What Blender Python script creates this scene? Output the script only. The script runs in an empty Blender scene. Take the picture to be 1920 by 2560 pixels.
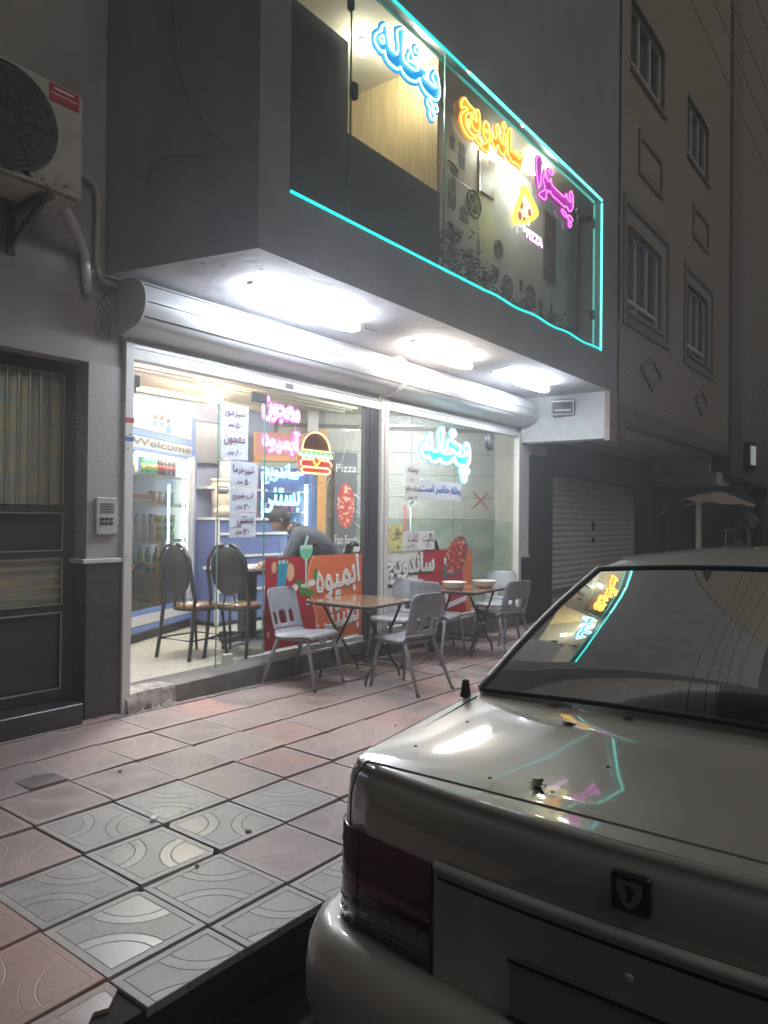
import bpy, bmesh, math, random
from mathutils import Vector, Matrix
from math import sin, cos, pi, radians as R
random.seed(7)
S = bpy.context.scene
COL = S.collection
# ------------------------------------------------ camera, world, sun, exposure
cam = bpy.data.cameras.new('camera'); camo = bpy.data.objects.new('camera', cam); COL.objects.link(camo)
rt = Vector((0.59977478, -0.80010293, 0.01027231)); up = Vector((-0.01300246, 0.00309066, 0.99991069)); fw = Vector((0.80006322, 0.59985478, 0.00854961))
mw = Matrix((rt, up, -fw)).transposed().to_4x4(); mw.translation = Vector((-3.02756, -4.55539, 1.38315)); camo.matrix_world = mw
cam.sensor_fit = 'HORIZONTAL'; cam.sensor_width = 36; cam.lens = 34.654; cam.clip_start = .02; cam.clip_end = 500
S.camera = camo
W = bpy.data.worlds.new('World'); S.world = W; W.use_nodes = True
wn = W.node_tree; bg = wn.nodes['Background']
sky = wn.nodes.new('ShaderNodeTexSky'); sky.sky_type = 'NISHITA'; sky.sun_disc = False
sky.sun_elevation = R(42); sky.sun_rotation = R(205); sky.air_density = 1.0; sky.dust_density = 3
hs = wn.nodes.new('ShaderNodeHueSaturation'); hs.inputs['Saturation'].default_value = .35
wn.links.new(sky.outputs[0], hs.inputs['Color']); wn.links.new(hs.outputs[0], bg.inputs[0]); bg.inputs[1].default_value = 0.0060
sun = bpy.data.lights.new('street_glow', 'SUN'); sun.energy = .40; sun.angle = R(50); sun.color = (1, .93, .86)
so = bpy.data.objects.new('street_glow', sun); COL.objects.link(so); so.rotation_euler = (R(50), 0, R(2)); so.location = (-1, -9, 8)
V = S.view_settings; S.display_settings.display_device = 'sRGB'; V.view_transform = 'Standard'; V.look = 'None'; V.exposure = 1.0; V.gamma = 1
try: V.use_curve_mapping = False
except Exception: pass
cy = S.cycles; cy.use_denoising = True; cy.max_bounces = 7; cy.diffuse_bounces = 3; cy.glossy_bounces = 4; cy.transmission_bounces = 6; cy.transparent_max_bounces = 14
cy.sample_clamp_indirect = 3; cy.caustics_reflective = False; cy.caustics_refractive = False; cy.blur_glossy = .5

# ------------------------------------------------ materials
def mat(name, col, rough=.6, metal=0, nz=0, sc=20, bump=0, bsc=None, bd=.01, coat=0, spec=.5, col2=None, det=4, emis=None, es=0, stretch=None, thr=None, rvar=0):
    m = bpy.data.materials.new(name); m.use_nodes = True; t = m.node_tree; b = t.nodes['Principled BSDF']
    b.inputs['Base Color'].default_value = (*col, 1); b.inputs['Roughness'].default_value = rough; b.inputs['Metallic'].default_value = metal
    b.inputs['Specular IOR Level'].default_value = spec; b.inputs['Coat Weight'].default_value = coat; b.inputs['Coat Roughness'].default_value = .04
    tc = t.nodes.new('ShaderNodeTexCoord'); mp = t.nodes.new('ShaderNodeMapping'); t.links.new(tc.outputs['Object'], mp.inputs[0])
    if stretch: mp.inputs['Scale'].default_value = stretch
    if nz or col2:
        n = t.nodes.new('ShaderNodeTexNoise'); n.inputs['Scale'].default_value = sc; n.inputs['Detail'].default_value = det
        t.links.new(mp.outputs[0], n.inputs['Vector'])
        r = t.nodes.new('ShaderNodeValToRGB'); e = r.color_ramp.elements
        a, c = thr or (.35, .65); e[0].position = a; e[1].position = c
        c2 = col2 or tuple(min(1, x*(1+nz)) for x in col); c1 = col if col2 else tuple(x*(1-nz) for x in col)
        e[0].color = (*c1, 1); e[1].color = (*c2, 1)
        t.links.new(n.outputs[0], r.inputs[0]); t.links.new(r.outputs[0], b.inputs['Base Color'])
        if rvar:
            mr = t.nodes.new('ShaderNodeMapRange'); mr.inputs[1].default_value = .3; mr.inputs[2].default_value = .7; mr.inputs[3].default_value = rough-rvar; mr.inputs[4].default_value = rough+rvar
            t.links.new(n.outputs[0], mr.inputs[0]); t.links.new(mr.outputs[0], b.inputs['Roughness'])
    if bump:
        n2 = t.nodes.new('ShaderNodeTexNoise'); n2.inputs['Scale'].default_value = bsc or sc; n2.inputs['Detail'].default_value = 5
        t.links.new(mp.outputs[0], n2.inputs['Vector'])
        bp = t.nodes.new('ShaderNodeBump'); bp.inputs['Strength'].default_value = bump; bp.inputs['Distance'].default_value = bd
        t.links.new(n2.outputs[0], bp.inputs['Height']); t.links.new(bp.outputs[0], b.inputs['Normal'])
    if emis: b.inputs['Emission Color'].default_value = (*emis, 1); b.inputs['Emission Strength'].default_value = es
    return m
def emi(name, col, st):
    m = bpy.data.materials.new(name); m.use_nodes = True; t = m.node_tree; t.nodes.remove(t.nodes['Principled BSDF'])
    e = t.nodes.new('ShaderNodeEmission'); e.inputs[0].default_value = (*col, 1); e.inputs[1].default_value = st
    t.links.new(e.outputs[0], t.nodes['Material Output'].inputs[0]); return m
def glassm(name, tint=(.93, .97, .95), rough=.0, ior=1.5, refl=1.0, dirt=0):
    m = bpy.data.materials.new(name); m.use_nodes = True; t = m.node_tree; t.nodes.remove(t.nodes['Principled BSDF'])
    tr = t.nodes.new('ShaderNodeBsdfTransparent'); tr.inputs[0].default_value = (*tint, 1)
    g = t.nodes.new('ShaderNodeBsdfGlossy'); g.inputs['Roughness'].default_value = rough; g.inputs[0].default_value = (refl, refl, refl, 1)
    f = t.nodes.new('ShaderNodeFresnel'); f.inputs[0].default_value = ior
    mx = t.nodes.new('ShaderNodeMixShader'); t.links.new(f.outputs[0], mx.inputs[0]); t.links.new(tr.outputs[0], mx.inputs[1]); t.links.new(g.outputs[0], mx.inputs[2])
    out = mx
    if dirt:
        df = t.nodes.new('ShaderNodeBsdfDiffuse'); df.inputs[0].default_value = (.6, .6, .58, 1)
        m2 = t.nodes.new('ShaderNodeMixShader'); m2.inputs[0].default_value = dirt
        t.links.new(mx.outputs[0], m2.inputs[1]); t.links.new(df.outputs[0], m2.inputs[2]); out = m2
    t.links.new(out.outputs[0], t.nodes['Material Output'].inputs[0]); return m
M = {}
M['plaster'] = mat('plaster', (.33, .315, .30), .85, nz=.16, det=9, sc=2.0, bump=.5, bsc=90)
M['bayplaster'] = mat('bay_plaster', (.25, .25, .255), .85, nz=.13, sc=1.4, bump=.5, bsc=70, det=10, stretch=(1.3, 1.3, .8))
M['soffit'] = mat('soffit_plaster', (.42, .41, .425), .8, sc=3.2, det=9, col2=(.31, .30, .32), thr=(.56, .72), bump=.6, bsc=12)
M['granite'] = mat('granite', (.20, .19, .19), .45, sc=130, col2=(.50, .48, .47), thr=(.40, .55), det=3)
M['darkstone'] = mat('dark_stone', (.045, .044, .047), .32, nz=.3, sc=18)
M['whitemarble'] = mat('white_marble', (.6, .6, .58), .4, nz=.1, sc=8)
M['doormetal'] = mat('door_metal', (.050, .043, .042), .42, nz=.12, sc=6)
M['doortrim'] = mat('door_trim', (.42, .38, .34), .35, metal=.6)
M['frost'] = mat('frosted_glass', (.35, .38, .34), .18, sc=5, col2=(.48, .42, .24), thr=(.4, .62), stretch=(1, 1, 2.2), spec=.9)
M['alu'] = mat('aluminium', (.62, .62, .63), .35, metal=.35, nz=.05, sc=30)
M['whitepaint'] = mat('white_painted_metal', (.62, .61, .59), .45, sc=22, col2=(.70, .69, .67), thr=(.3, .5))
M['rustwhite'] = mat('chipped_white_metal', (.66, .65, .63), .5, sc=26, col2=(.30, .19, .12), thr=(.66, .72), det=6)
M['shutterbox'] = mat('shutter_box_metal', (.64, .64, .66), .36, metal=.05, nz=.05, sc=4)
M['darkalu'] = mat('dark_aluminium', (.10, .10, .11), .3, metal=.6)
M['acwhite'] = mat('ac_casing', (.46, .44, .38), .5, sc=7, col2=(.33, .30, .25), thr=(.5, .8), det=7)
M['grilledark'] = mat('grille_dark', (.12, .11, .105), .9)
M['rust'] = mat('rusty_steel', (.13, .10, .09), .7, nz=.3, sc=30)
M['black'] = mat('black_plastic', (.02, .02, .022), .45)
M['blackmetal'] = mat('black_tube_steel', (.025, .025, .028), .3, spec=.6)
M['red'] = mat('red_print', (.45, .03, .03), .5)
M['greyplastic'] = mat('grey_plastic', (.30, .31, .345), .38, nz=.08, sc=14, bump=.12, bsc=60)
M['brownboard'] = mat('brown_laminate', (.25, .15, .09), .16, sc=9, col2=(.36, .23, .14), stretch=(1, 8, 1), coat=.5)
M['tabletrim'] = mat('table_edge', (.06, .045, .04), .4)
M['melamine'] = mat('melamine', (.70, .69, .67), .25)
M['terrazzo'] = mat('terrazzo', (.36, .33, .26), .35, sc=75, col2=(.60, .57, .48), thr=(.35, .6), det=5)
M['stepstone'] = mat('step_stone', (.115, .11, .105), .6, sc=6, col2=(.19, .175, .165), det=9, thr=(.4, .7), bump=.3, bsc=40)
M['mortar'] = mat('old_mortar', (.42, .40, .37), .9, sc=14, col2=(.20, .17, .16), det=9, thr=(.4, .62), bump=1, bsc=30)
M['asphalt'] = mat('asphalt', (.045, .044, .042), .8, nz=.4, sc=60, bump=.8, bsc=160)
M['dirt'] = mat('gutter_dirt', (.03, .028, .026), .95, sc=7, col2=(.11, .10, .095), thr=(.6, .8), det=9, bump=.8, bsc=50)
M['concrete'] = mat('kerb_concrete', (.16, .155, .15), .8, nz=.3, sc=14, bump=.5, bsc=50)
M['joint'] = mat('joint_mortar', (.028, .024, .023), .9, nz=.3, sc=50)
M['glass'] = glassm('shop_glass', (.90, .95, .93), 0.0, 1.5)
M['upglass'] = glassm('upper_glass', (.86, .90, .87), 0.0, 1.5, dirt=.05)
M['carglass'] = glassm('car_glass', (.30, .36, .34), 0.0, 1.55)
M['glassedge'] = mat('glass_edge', (.10, .26, .22), .2)
M['paper'] = mat('paper', (.68, .74, .84), .7)
M['yellowpaper'] = mat('yellow_paper', (.70, .66, .25), .7)
M['whitepaper'] = mat('white_paper', (.74, .76, .76), .6)
M['ink'] = mat('purple_ink', (.16, .03, .10), .6)
M['inkblue'] = mat('blue_ink', (.05, .13, .42), .6)
M['inkgrey'] = mat('grey_ink', (.10, .10, .11), .6)
M['bluewall'] = mat('blue_wall', (.27, .30, .43), .5, nz=.06, sc=5)
M['bluelam'] = mat('blue_laminate', (.13, .17, .38), .35, nz=.05, sc=9)
M['fridgeblue'] = mat('fridge_blue', (.12, .19, .42), .3)
M['beamwhite'] = mat('beam_plaster', (.66, .67, .68), .8, nz=.06, sc=9, bump=.5, bsc=40)
M['beige'] = mat('beige_ceiling', (.60, .52, .40), .7, nz=.05, sc=6)
M['woodtrim'] = mat('orange_wood', (.50, .24, .08), .35, sc=6, col2=(.62, .33, .12), stretch=(6, 6, 1))
M['wood'] = mat('wood_panel', (.42, .28, .12), .35, sc=9, col2=(.60, .44, .22), stretch=(1, 5, .25), det=7)
M['darkboard'] = mat('dark_board', (.055, .057, .06), .45, nz=.15, sc=2)
M['wallpaper'] = mat('wallpaper', (.66, .67, .63), .7, nz=.12, sc=2.2, det=6)
M['iconink'] = mat('icon_ink', (.07, .075, .07), .8)
M['pinktrim'] = mat('pinkish_stone', (.36, .27, .25), .6, nz=.12, sc=16)
M['brick'] = mat('yellow_brick', (.30, .225, .155), .8, nz=.14, sc=7, bump=.5, bsc=60)
M['brick2'] = mat('pale_brick', (.36, .29, .22), .8, nz=.14, sc=9, bump=.5, bsc=60)
M['brickmortar'] = mat('brick_mortar', (.16, .135, .11), .9)
M['brownstone'] = mat('brown_stone', (.19, .145, .12), .55, nz=.2, sc=12)
M['winframe'] = mat('window_frame', (.55, .54, .53), .5)
M['darkglass'] = mat('dark_glass', (.02, .024, .028), .08, spec=.8)
M['creamband'] = mat('cream_band', (.56, .52, .47), .7, nz=.08, sc=6)
M['rollshutter'] = mat('roller_slats', (.50, .47, .46), .5, nz=.06, sc=7)
M['textile'] = mat('embossed_tile', (.46, .45, .40), .16, nz=.06, sc=9, bump=1.0, bsc=42, bd=.03, coat=.4)
M['greenmarble'] = mat('green_marble', (.22, .27, .22), .12, sc=4, col2=(.38, .42, .34), det=9, thr=(.35, .65), coat=.6)
M['skin'] = mat('skin', (.42, .25, .17), .5, spec=.4)
M['hair'] = mat('hair', (.012, .011, .012), .6, bump=.8, bsc=120)
M['jacket'] = mat('jacket', (.075, .080, .105), .8, nz=.2, sc=20, bump=.6, bsc=30, stretch=(1, 1, 6))
M['trousers'] = mat('trousers', (.03, .03, .04), .8)
M['leaf'] = mat('dry_leaf', (.085, .055, .030), .7, nz=.3, sc=60)
M['teal'] = emi('teal_neon', (.01, .62, .55), 1.2)
M['tealhot'] = emi('teal_neon_bright', (.12, 1, .90), 1.6)
M['nblue'] = emi('blue_white_neon', (.42, .90, 1.0), 2.2)
M['nblue2'] = emi('icy_neon', (.30, .80, 1.0), 1.8)
M['norange'] = emi('orange_neon', (1.0, .60, .12), 1.7)
M['npurple'] = emi('purple_neon', (1.0, .18, .85), 1.5)
M['npink'] = emi('pink_neon', (1.0, .42, .92), 1.5)
M['nyellow'] = emi('yellow_neon', (1.0, .84, .10), 1.1)
M['nwarm'] = emi('warm_neon', (1.0, .72, .30), 1.5)
M['ngreen'] = emi('green_neon', (.45, 1.0, .55), 2.0)
M['npinkl'] = emi('light_pink_neon', (1.0, .62, .95), 1.3)
M['nred'] = emi('red_neon', (1.0, .35, .25), 2.0)
M['cheeseg'] = emi('cheese_glow', (1.0, .93, .80), .62)
M['salamig'] = emi('salami_glow', (.95, .28, .07), .42)
M['nwhite'] = emi('white_neon', (1, .93, 1), 3)
M['pblue'] = mat('blue_acrylic', (.0, .22, .50), .3, emis=(0, .22, .50), es=.55)
M['porange'] = mat('orange_acrylic', (.75, .25, .0), .3, emis=(.80, .24, .0), es=.55)
M['ppurple'] = mat('purple_acrylic', (.22, .01, .20), .3, emis=(.26, .01, .22), es=.6)
M['pyellow'] = mat('yellow_acrylic', (.85, .7, .05), .3, emis=(.9, .72, .05), es=.8)
M['ppink'] = mat('pink_acrylic', (.7, .1, .62), .3, emis=(.80, .06, .66), es=.8)
M['pcyan'] = mat('cyan_acrylic', (.05, .55, .80), .3, emis=(.03, .50, .80), es=.8)
M['tubecool'] = emi('fluorescent_cool', (.82, .90, 1.0), 36)
M['tubewarm'] = emi('fluorescent_warm', (1.0, .90, .80), 32)
M['bulbwarm'] = emi('warm_bulb', (1.0, .84, .58), 150)
M['upbulb'] = emi('upper_bulb', (.97, 1.0, .84), 62)
M['innertube'] = emi('indoor_tube', (.95, .97, 1.0), 76)
M['fridgelight'] = emi('fridge_light', (.85, 1.0, .95), 15)
M['coolblue'] = emi('blue_cooler_light', (.45, .62, 1.0), 8)
M['lightbox'] = mat('lightbox_print', (.26, .29, .29), .4, emis=(.80, .86, .84), es=.04)
M['roomglow'] = emi('hall_light', (1, .86, .55), 6)

# ------------------------------------------------ mesh helpers
class MB:
    def __init__(s): s.v = []; s.f = []; s.mi = []; s.sm = []; s.m = 0
    def face(s, idx, smooth=False): s.f.append(idx); s.mi.append(s.m); s.sm.append(smooth)
    def quad(s, *p):
        n = len(s.v); s.v += [tuple(q) for q in p]; s.face(list(range(n, n+len(p))))
        return s
    def box(s, x0, x1, y0, y1, z0, z1):
        n = len(s.v); s.v += [(x, y, z) for z in (z0, z1) for y in (y0, y1) for x in (x0, x1)]
        for q in ((0, 2, 3, 1), (4, 5, 7, 6), (0, 1, 5, 4), (2, 6, 7, 3), (0, 4, 6, 2), (1, 3, 7, 5)): s.face([n+i for i in q])
        return s
    def obox(s, c, ax, ay, az):   # oriented box, half-axis vectors
        c = Vector(c); ax = Vector(ax); ay = Vector(ay); az = Vector(az); n = len(s.v)
        s.v += [tuple(c+ax*i+ay*j+az*k) for k in (-1, 1) for j in (-1, 1) for i in (-1, 1)]
        for q in ((0, 2, 3, 1), (4, 5, 7, 6), (0, 1, 5, 4), (2, 6, 7, 3), (0, 4, 6, 2), (1, 3, 7, 5)): s.face([n+i for i in q])
        return s
    def prism(s, poly, ax, d0, d1):  # poly in 2D, extruded along axis 'x','y','z'
        def p3(a, b, d): return {'x': (d, a, b), 'y': (a, d, b), 'z': (a, b, d)}[ax]
        n = len(s.v); k = len(poly)
        s.v += [p3(a, b, d0) for a, b in poly]+[p3(a, b, d1) for a, b in poly]
        s.face([n+i for i in range(k)]); s.face([n+k+i for i in reversed(range(k))])
        for i in range(k): s.face([n+i, n+(i+1) % k, n+k+(i+1) % k, n+k+i])
        return s
    def tube(s, pts, r, seg=8, closed=False, caps=True):
        P = [Vector(p) for p in pts]; k = len(P); rr = r if isinstance(r, (list, tuple)) else [r]*k
        n0 = len(s.v); ref = None
        for i, p in enumerate(P):
            if closed: d = P[(i+1) % k]-P[i-1]
            else: d = P[min(i+1, k-1)]-P[max(i-1, 0)]
            if d.length < 1e-9: d = Vector((0, 0, 1))
            d.normalize()
            if ref is None:
                ref = d.cross(Vector((0, 0, 1)))
                if ref.length < .1: ref = d.cross(Vector((0, 1, 0)))
            ref = (ref-d*ref.dot(d)); ref.normalize(); b = d.cross(ref)
            for j in range(seg):
                a = 2*pi*j/seg; s.v.append(tuple(p+(ref*cos(a)+b*sin(a))*rr[i]))
        for i in range(k if closed else k-1):
            for j in range(seg):
                a, b_ = n0+i*seg+j, n0+i*seg+(j+1) % seg; c = n0+((i+1) % k)*seg+(j+1) % seg; d_ = n0+((i+1) % k)*seg+j
                s.face([a, b_, c, d_], True)
        if caps and not closed:
            s.face([n0+j for j in reversed(range(seg))]); s.face([n0+(k-1)*seg+j for j in range(seg)])
        return s
    def lathe(s, prof, c=(0, 0, 0), seg=16, ax=None):  # prof [(r,z)]
        n0 = len(s.v); q = Vector((0, 0, 1)).rotation_difference(Vector(ax)) if ax else None
        for r, z in prof:
            for j in range(seg):
                a = 2*pi*j/seg; p = Vector((r*cos(a), r*sin(a), z))
                if q: p = q @ p
                s.v.append(tuple(p+Vector(c)))
        for i in range(len(prof)-1):
            for j in range(seg): s.face([n0+i*seg+j, n0+i*seg+(j+1) % seg, n0+(i+1)*seg+(j+1) % seg, n0+(i+1)*seg+j], True)
        s.face([n0+j for j in reversed(range(seg))]); s.face([n0+(len(prof)-1)*seg+j for j in range(seg)])
        return s
    def grid(s, P, smooth=True, skip=None):
        n0 = len(s.v); a = len(P); b = len(P[0])
        for row in P: s.v += [tuple(p) for p in row]
        for i in range(a-1):
            for j in range(b-1):
                if skip and skip(i, j): continue
                s.face([n0+i*b+j, n0+i*b+j+1, n0+(i+1)*b+j+1, n0+(i+1)*b+j], smooth)
        return s
    def mesh(s, name, mats):
        me = bpy.data.meshes.new(name); me.from_pydata(s.v, [], s.f)
        for m in (mats if isinstance(mats, (list, tuple)) else [mats]): me.materials.append(m)
        me.polygons.foreach_set('material_index', s.mi); me.polygons.foreach_set('use_smooth', s.sm); me.update()
        return me
    def build(s, name, mats, parent=None, **k):
        o = bpy.data.objects.new(name, s.mesh(name, mats)); COL.objects.link(o)
        if parent: o.parent = parent
        if k: tag(o, **k)
        return o
def recalc(o):
    bm = bmesh.new(); bm.from_mesh(o.data); bmesh.ops.recalc_face_normals(bm, faces=bm.faces); bm.to_mesh(o.data); bm.free(); return o
def tag(o, label=None, cat=None, group=None, kind=None):
    if label: o['label'] = label
    if cat: o['category'] = cat
    if group: o['group'] = group
    if kind: o['kind'] = kind
    return o
def thing(name, label, cat, loc=(0, 0, 0), rz=0, group=None):
    o = bpy.data.objects.new(name, None); COL.objects.link(o); o.location = loc; o.rotation_euler = (0, 0, rz); o.empty_display_size = .1
    return tag(o, label, cat, group)
def copy_tree(o, parent=None):
    c = o.copy(); COL.objects.link(c); c.parent = parent
    for ch in o.children: copy_tree(ch, c)
    return c
def bevel(o, w=.004, seg=1):
    bm = bmesh.new(); bm.from_mesh(o.data); bmesh.ops.remove_doubles(bm, verts=bm.verts, dist=1e-6)
    es = [e for e in bm.edges if len(e.link_faces) == 2 and e.calc_face_angle(0) > .6]
    bmesh.ops.bevel(bm, geom=es, offset=w, segments=seg, affect='EDGES'); bm.to_mesh(o.data); bm.free(); return o
def evalmesh(tmp, name, m):
    bpy.context.view_layer.update()
    dg = bpy.context.evaluated_depsgraph_get(); me = bpy.data.meshes.new_from_object(tmp.evaluated_get(dg), depsgraph=dg)
    me.name = name; d = tmp.data; bpy.data.objects.remove(tmp)
    me.materials.clear(); me.materials.append(m); return me
# ------------------------------------------------ lettering
FA = {'ا': '\uFE8D\uFE8E', 'آ': '\uFE81\uFE82', 'ب': '\uFE8F\uFE90\uFE91\uFE92', 'پ': '\uFB56\uFB57\uFB58\uFB59', 'ت': '\uFE95\uFE96\uFE97\uFE98', 'ج': '\uFE9D\uFE9E\uFE9F\uFEA0', 'چ': '\uFB7A\uFB7B\uFB7C\uFB7D', 'ح': '\uFEA1\uFEA2\uFEA3\uFEA4', 'خ': '\uFEA5\uFEA6\uFEA7\uFEA8', 'د': '\uFEA9\uFEAA', 'ر': '\uFEAD\uFEAE', 'ز': '\uFEAF\uFEB0', 'س': '\uFEB1\uFEB2\uFEB3\uFEB4', 'ش': '\uFEB5\uFEB6\uFEB7\uFEB8', 'ض': '\uFEBD\uFEBE\uFEBF\uFEC0', 'ع': '\uFEC9\uFECA\uFECB\uFECC', 'ک': '\uFB8E\uFB8F\uFB90\uFB91', 'گ': '\uFB92\uFB93\uFB94\uFB95', 'ل': '\uFEDD\uFEDE\uFEDF\uFEE0', 'م': '\uFEE1\uFEE2\uFEE3\uFEE4', 'ن': '\uFEE5\uFEE6\uFEE7\uFEE8', 'و': '\uFEED\uFEEE', 'ه': '\uFEE9\uFEEA\uFEEB\uFEEC', 'ی': '\uFBFC\uFBFD\uFBFE\uFBFF'}
def shape_fa(t):
    if not any(c in FA for c in t): return t
    out = []
    for i, c in enumerate(t):
        if c not in FA: out.append(c); continue
        f = FA[c]; prev = i > 0 and t[i-1] in FA and len(FA[t[i-1]]) == 4; nxt = len(f) == 4 and i+1 < len(t) and t[i+1] in FA
        out.append(f[(3 if nxt else 1) if prev else (2 if nxt else 0)])
    return ''.join(reversed(out))
def curvetext(t, fill=True, bev=0, off=0, ext=0, res=4):
    cu = bpy.data.curves.new('lettering', 'FONT'); cu.body = shape_fa(t); cu.size = 1; cu.offset = off; cu.extrude = ext; cu.resolution_u = res
    cu.fill_mode = 'FRONT' if fill and not ext else ('BOTH' if fill else 'NONE'); cu.bevel_depth = bev; cu.bevel_resolution = 1
    o = bpy.data.objects.new('lettering', cu); COL.objects.link(o); return o
def text(t, box, y, m, parent=None, name='lettering', r=0, off=0, ext=0, rot=0, T=None, ref=None, bold=0):
    """lettering fitted in box (x0,x1,z0,z1) on the plane y, facing -Y; r>0 gives neon tube outlines of radius r"""
    x0, x1, z0, z1 = box
    base = evalmesh(curvetext(t, off=ref if ref is not None else off), 'tmp', m)
    xs = [v.co.x for v in base.vertices]; ys = [v.co.y for v in base.vertices]; bx, by = min(xs), min(ys); w = max(xs)-bx; h = max(ys)-by
    sx = (x1-x0)/w; sz = (z1-z0)/h
    if r: me = evalmesh(curvetext(t, False, r/((sx+sz)/2), off), name, m)
    elif ext: me = evalmesh(curvetext(t, True, 0, off, ext/((sx+sz)/2)), name, m)
    else: me = base; me.name = name
    if bold:
        ot = evalmesh(curvetext(t, False, bold/((sx+sz)/2), off), name, m); bm_ = bmesh.new(); bm_.from_mesh(me); k_ = len(bm_.verts); bm_.from_mesh(ot); bm_.verts.ensure_lookup_table()
        for v in bm_.verts[k_:]: v.co.z *= .08
        bm_.to_mesh(me); bm_.free()
    sy = (sx+sz)/2
    for v in me.vertices:
        a, b, c = v.co; v.co = (x0+(a-bx)*sx, y-c*sy, z0+(b-by)*sz)
    if rot:
        cx, cz = (x0+x1)/2, (z0+z1)/2
        for v in me.vertices:
            dx, dz = v.co.x-cx, v.co.z-cz; v.co.x = cx+dx*cos(rot)-dz*sin(rot); v.co.z = cz+dx*sin(rot)+dz*cos(rot)
    if T:
        me.transform(T)
    o = bpy.data.objects.new(name, me); COL.objects.link(o)
    if parent: o.parent = parent
    return o
def gz(x, y): return -.0096*x+.0383*y+.002   # the pavement falls to the kerb and along the street
KERB = -2.66; RZ = -.27
# ------------------------------------------------ pavement tile material (relief lines, gloss and stains only; each tile is geometry)
def tilemat(name, c1, c2, dark):
    m = bpy.data.materials.new(name); m.use_nodes = True; t = m.node_tree; b = t.nodes['Principled BSDF']; L = t.links.new
    def nd(k, **kw):
        n = t.nodes.new('ShaderNode'+k)
        for a, v in kw.items(): setattr(n, a, v)
        return n
    def ma(op, a, c=None, d=None):
        n = nd('Math', operation=op)
        for i, q in enumerate((a, c, d)):
            if q is None: continue
            if isinstance(q, (int, float)): n.inputs[i].default_value = q
            else: L(q, n.inputs[i])
        return n.outputs[0]
    tc = nd('TexCoord'); oi = nd('ObjectInfo'); sp = nd('SeparateXYZ'); L(tc.outputs['Object'], sp.inputs[0])
    ax = ma('ABSOLUTE', sp.outputs[0]); ay = ma('ABSOLUTE', sp.outputs[1]); mx = ma('MAXIMUM', ax, ay)
    def dist(cx, cy):
        dx = ma('SUBTRACT', sp.outputs[0], cx); dy = ma('SUBTRACT', sp.outputs[1], cy)
        return ma('SQRT', ma('ADD', ma('MULTIPLY', dx, dx), ma('MULTIPLY', dy, dy)))
    d = ma('MINIMUM', dist(-.166, -.166), dist(.166, .166))
    def groove(v, r): return ma('SUBTRACT', 1, ma('MINIMUM', ma('DIVIDE', ma('ABSOLUTE', ma('SUBTRACT', v, r)), .0032), 1))
    inner = ma('LESS_THAN', mx, .166)
    g = ma('MAXIMUM', ma('MULTIPLY', ma('MAXIMUM', groove(d, .158), groove(d, .205)), inner), groove(mx, .166))
    disc = ma('MULTIPLY', ma('LESS_THAN', d, .158), inner); band = ma('MULTIPLY', ma('MULTIPLY', ma('GREATER_THAN', d, .158), ma('LESS_THAN', d, .205)), inner)
    bord = ma('SUBTRACT', 1, inner)
    off = nd('VectorMath', operation='ADD'); L(tc.outputs['Object'], off.inputs[0]); L(oi.outputs['Location'], off.inputs[1])
    n1 = nd('TexNoise'); n1.inputs['Scale'].default_value = 3.5; n1.inputs['Detail'].default_value = 6; L(off.outputs[0], n1.inputs['Vector'])
    n2 = nd('TexNoise'); n2.inputs['Scale'].default_value = 45; n2.inputs['Detail'].default_value = 7; L(off.outputs[0], n2.inputs['Vector'])
    r = nd('ValToRGB'); r.color_ramp.elements[0].color = (*c1, 1); r.color_ramp.elements[1].color = (*c2, 1); r.color_ramp.elements[0].position = .36; r.color_ramp.elements[1].position = .64
    L(ma('ADD', ma('MULTIPLY', n1.outputs[0], .8), ma('MULTIPLY', oi.outputs['Random'], .2)), r.inputs[0])
    mul = nd('MixRGB', blend_type='MULTIPLY'); mul.inputs[0].default_value = 1; L(r.outputs[0], mul.inputs[1])
    shade = ma('ADD', ma('MULTIPLY', n2.outputs[0], .55), ma('SUBTRACT', ma('ADD', .74, ma('MULTIPLY', ma('ADD', band, bord), .10)), ma('MULTIPLY', g, dark)))
    n3 = nd('TexNoise'); n3.inputs['Scale'].default_value = 1.7; n3.inputs['Detail'].default_value = 9; n3.inputs['Roughness'].default_value = .7; L(off.outputs[0], n3.inputs['Vector'])
    st = ma('MULTIPLY', ma('MINIMUM', 1, ma('MAXIMUM', 0, ma('MULTIPLY', ma('SUBTRACT', n3.outputs[0], .53), 6))), .28); shade2 = ma('MULTIPLY', shade, ma('SUBTRACT', 1, st))
    cb = nd('CombineXYZ'); [L(shade2, cb.inputs[i]) for i in range(3)]; L(cb.outputs[0], mul.inputs[2]); L(mul.outputs[0], b.inputs['Base Color'])
    ro = ma('ADD', ma('SUBTRACT', ma('ADD', .36, ma('MULTIPLY', n1.outputs[0], .20)), ma('MULTIPLY', ma('ADD', disc, band), ma('MULTIPLY', oi.outputs['Random'], .26))), ma('MULTIPLY', n2.outputs[0], .14))
    L(ro, b.inputs['Roughness'])
    h = ma('ADD', ma('MULTIPLY', ma('ADD', band, bord), .35), ma('ADD', ma('MULTIPLY', g, -1.0), ma('MULTIPLY', n2.outputs[0], .22)))
    bp = nd('Bump'); bp.inputs['Strength'].default_value = dark*1.8; bp.inputs['Distance'].default_value = .0035; L(h, bp.inputs['Height']); L(bp.outputs[0], b.inputs['Normal'])
    b.inputs['Specular IOR Level'].default_value = .6
    return m
TM = [tilemat('tile_pink', (.37, .275, .262), (.30, .25, .242), .20), tilemat('tile_grey', (.31, .30, .285), (.39, .375, .355), .40), tilemat('tile_red', (.42, .25, .215), (.32, .255, .24), .18)]
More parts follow.
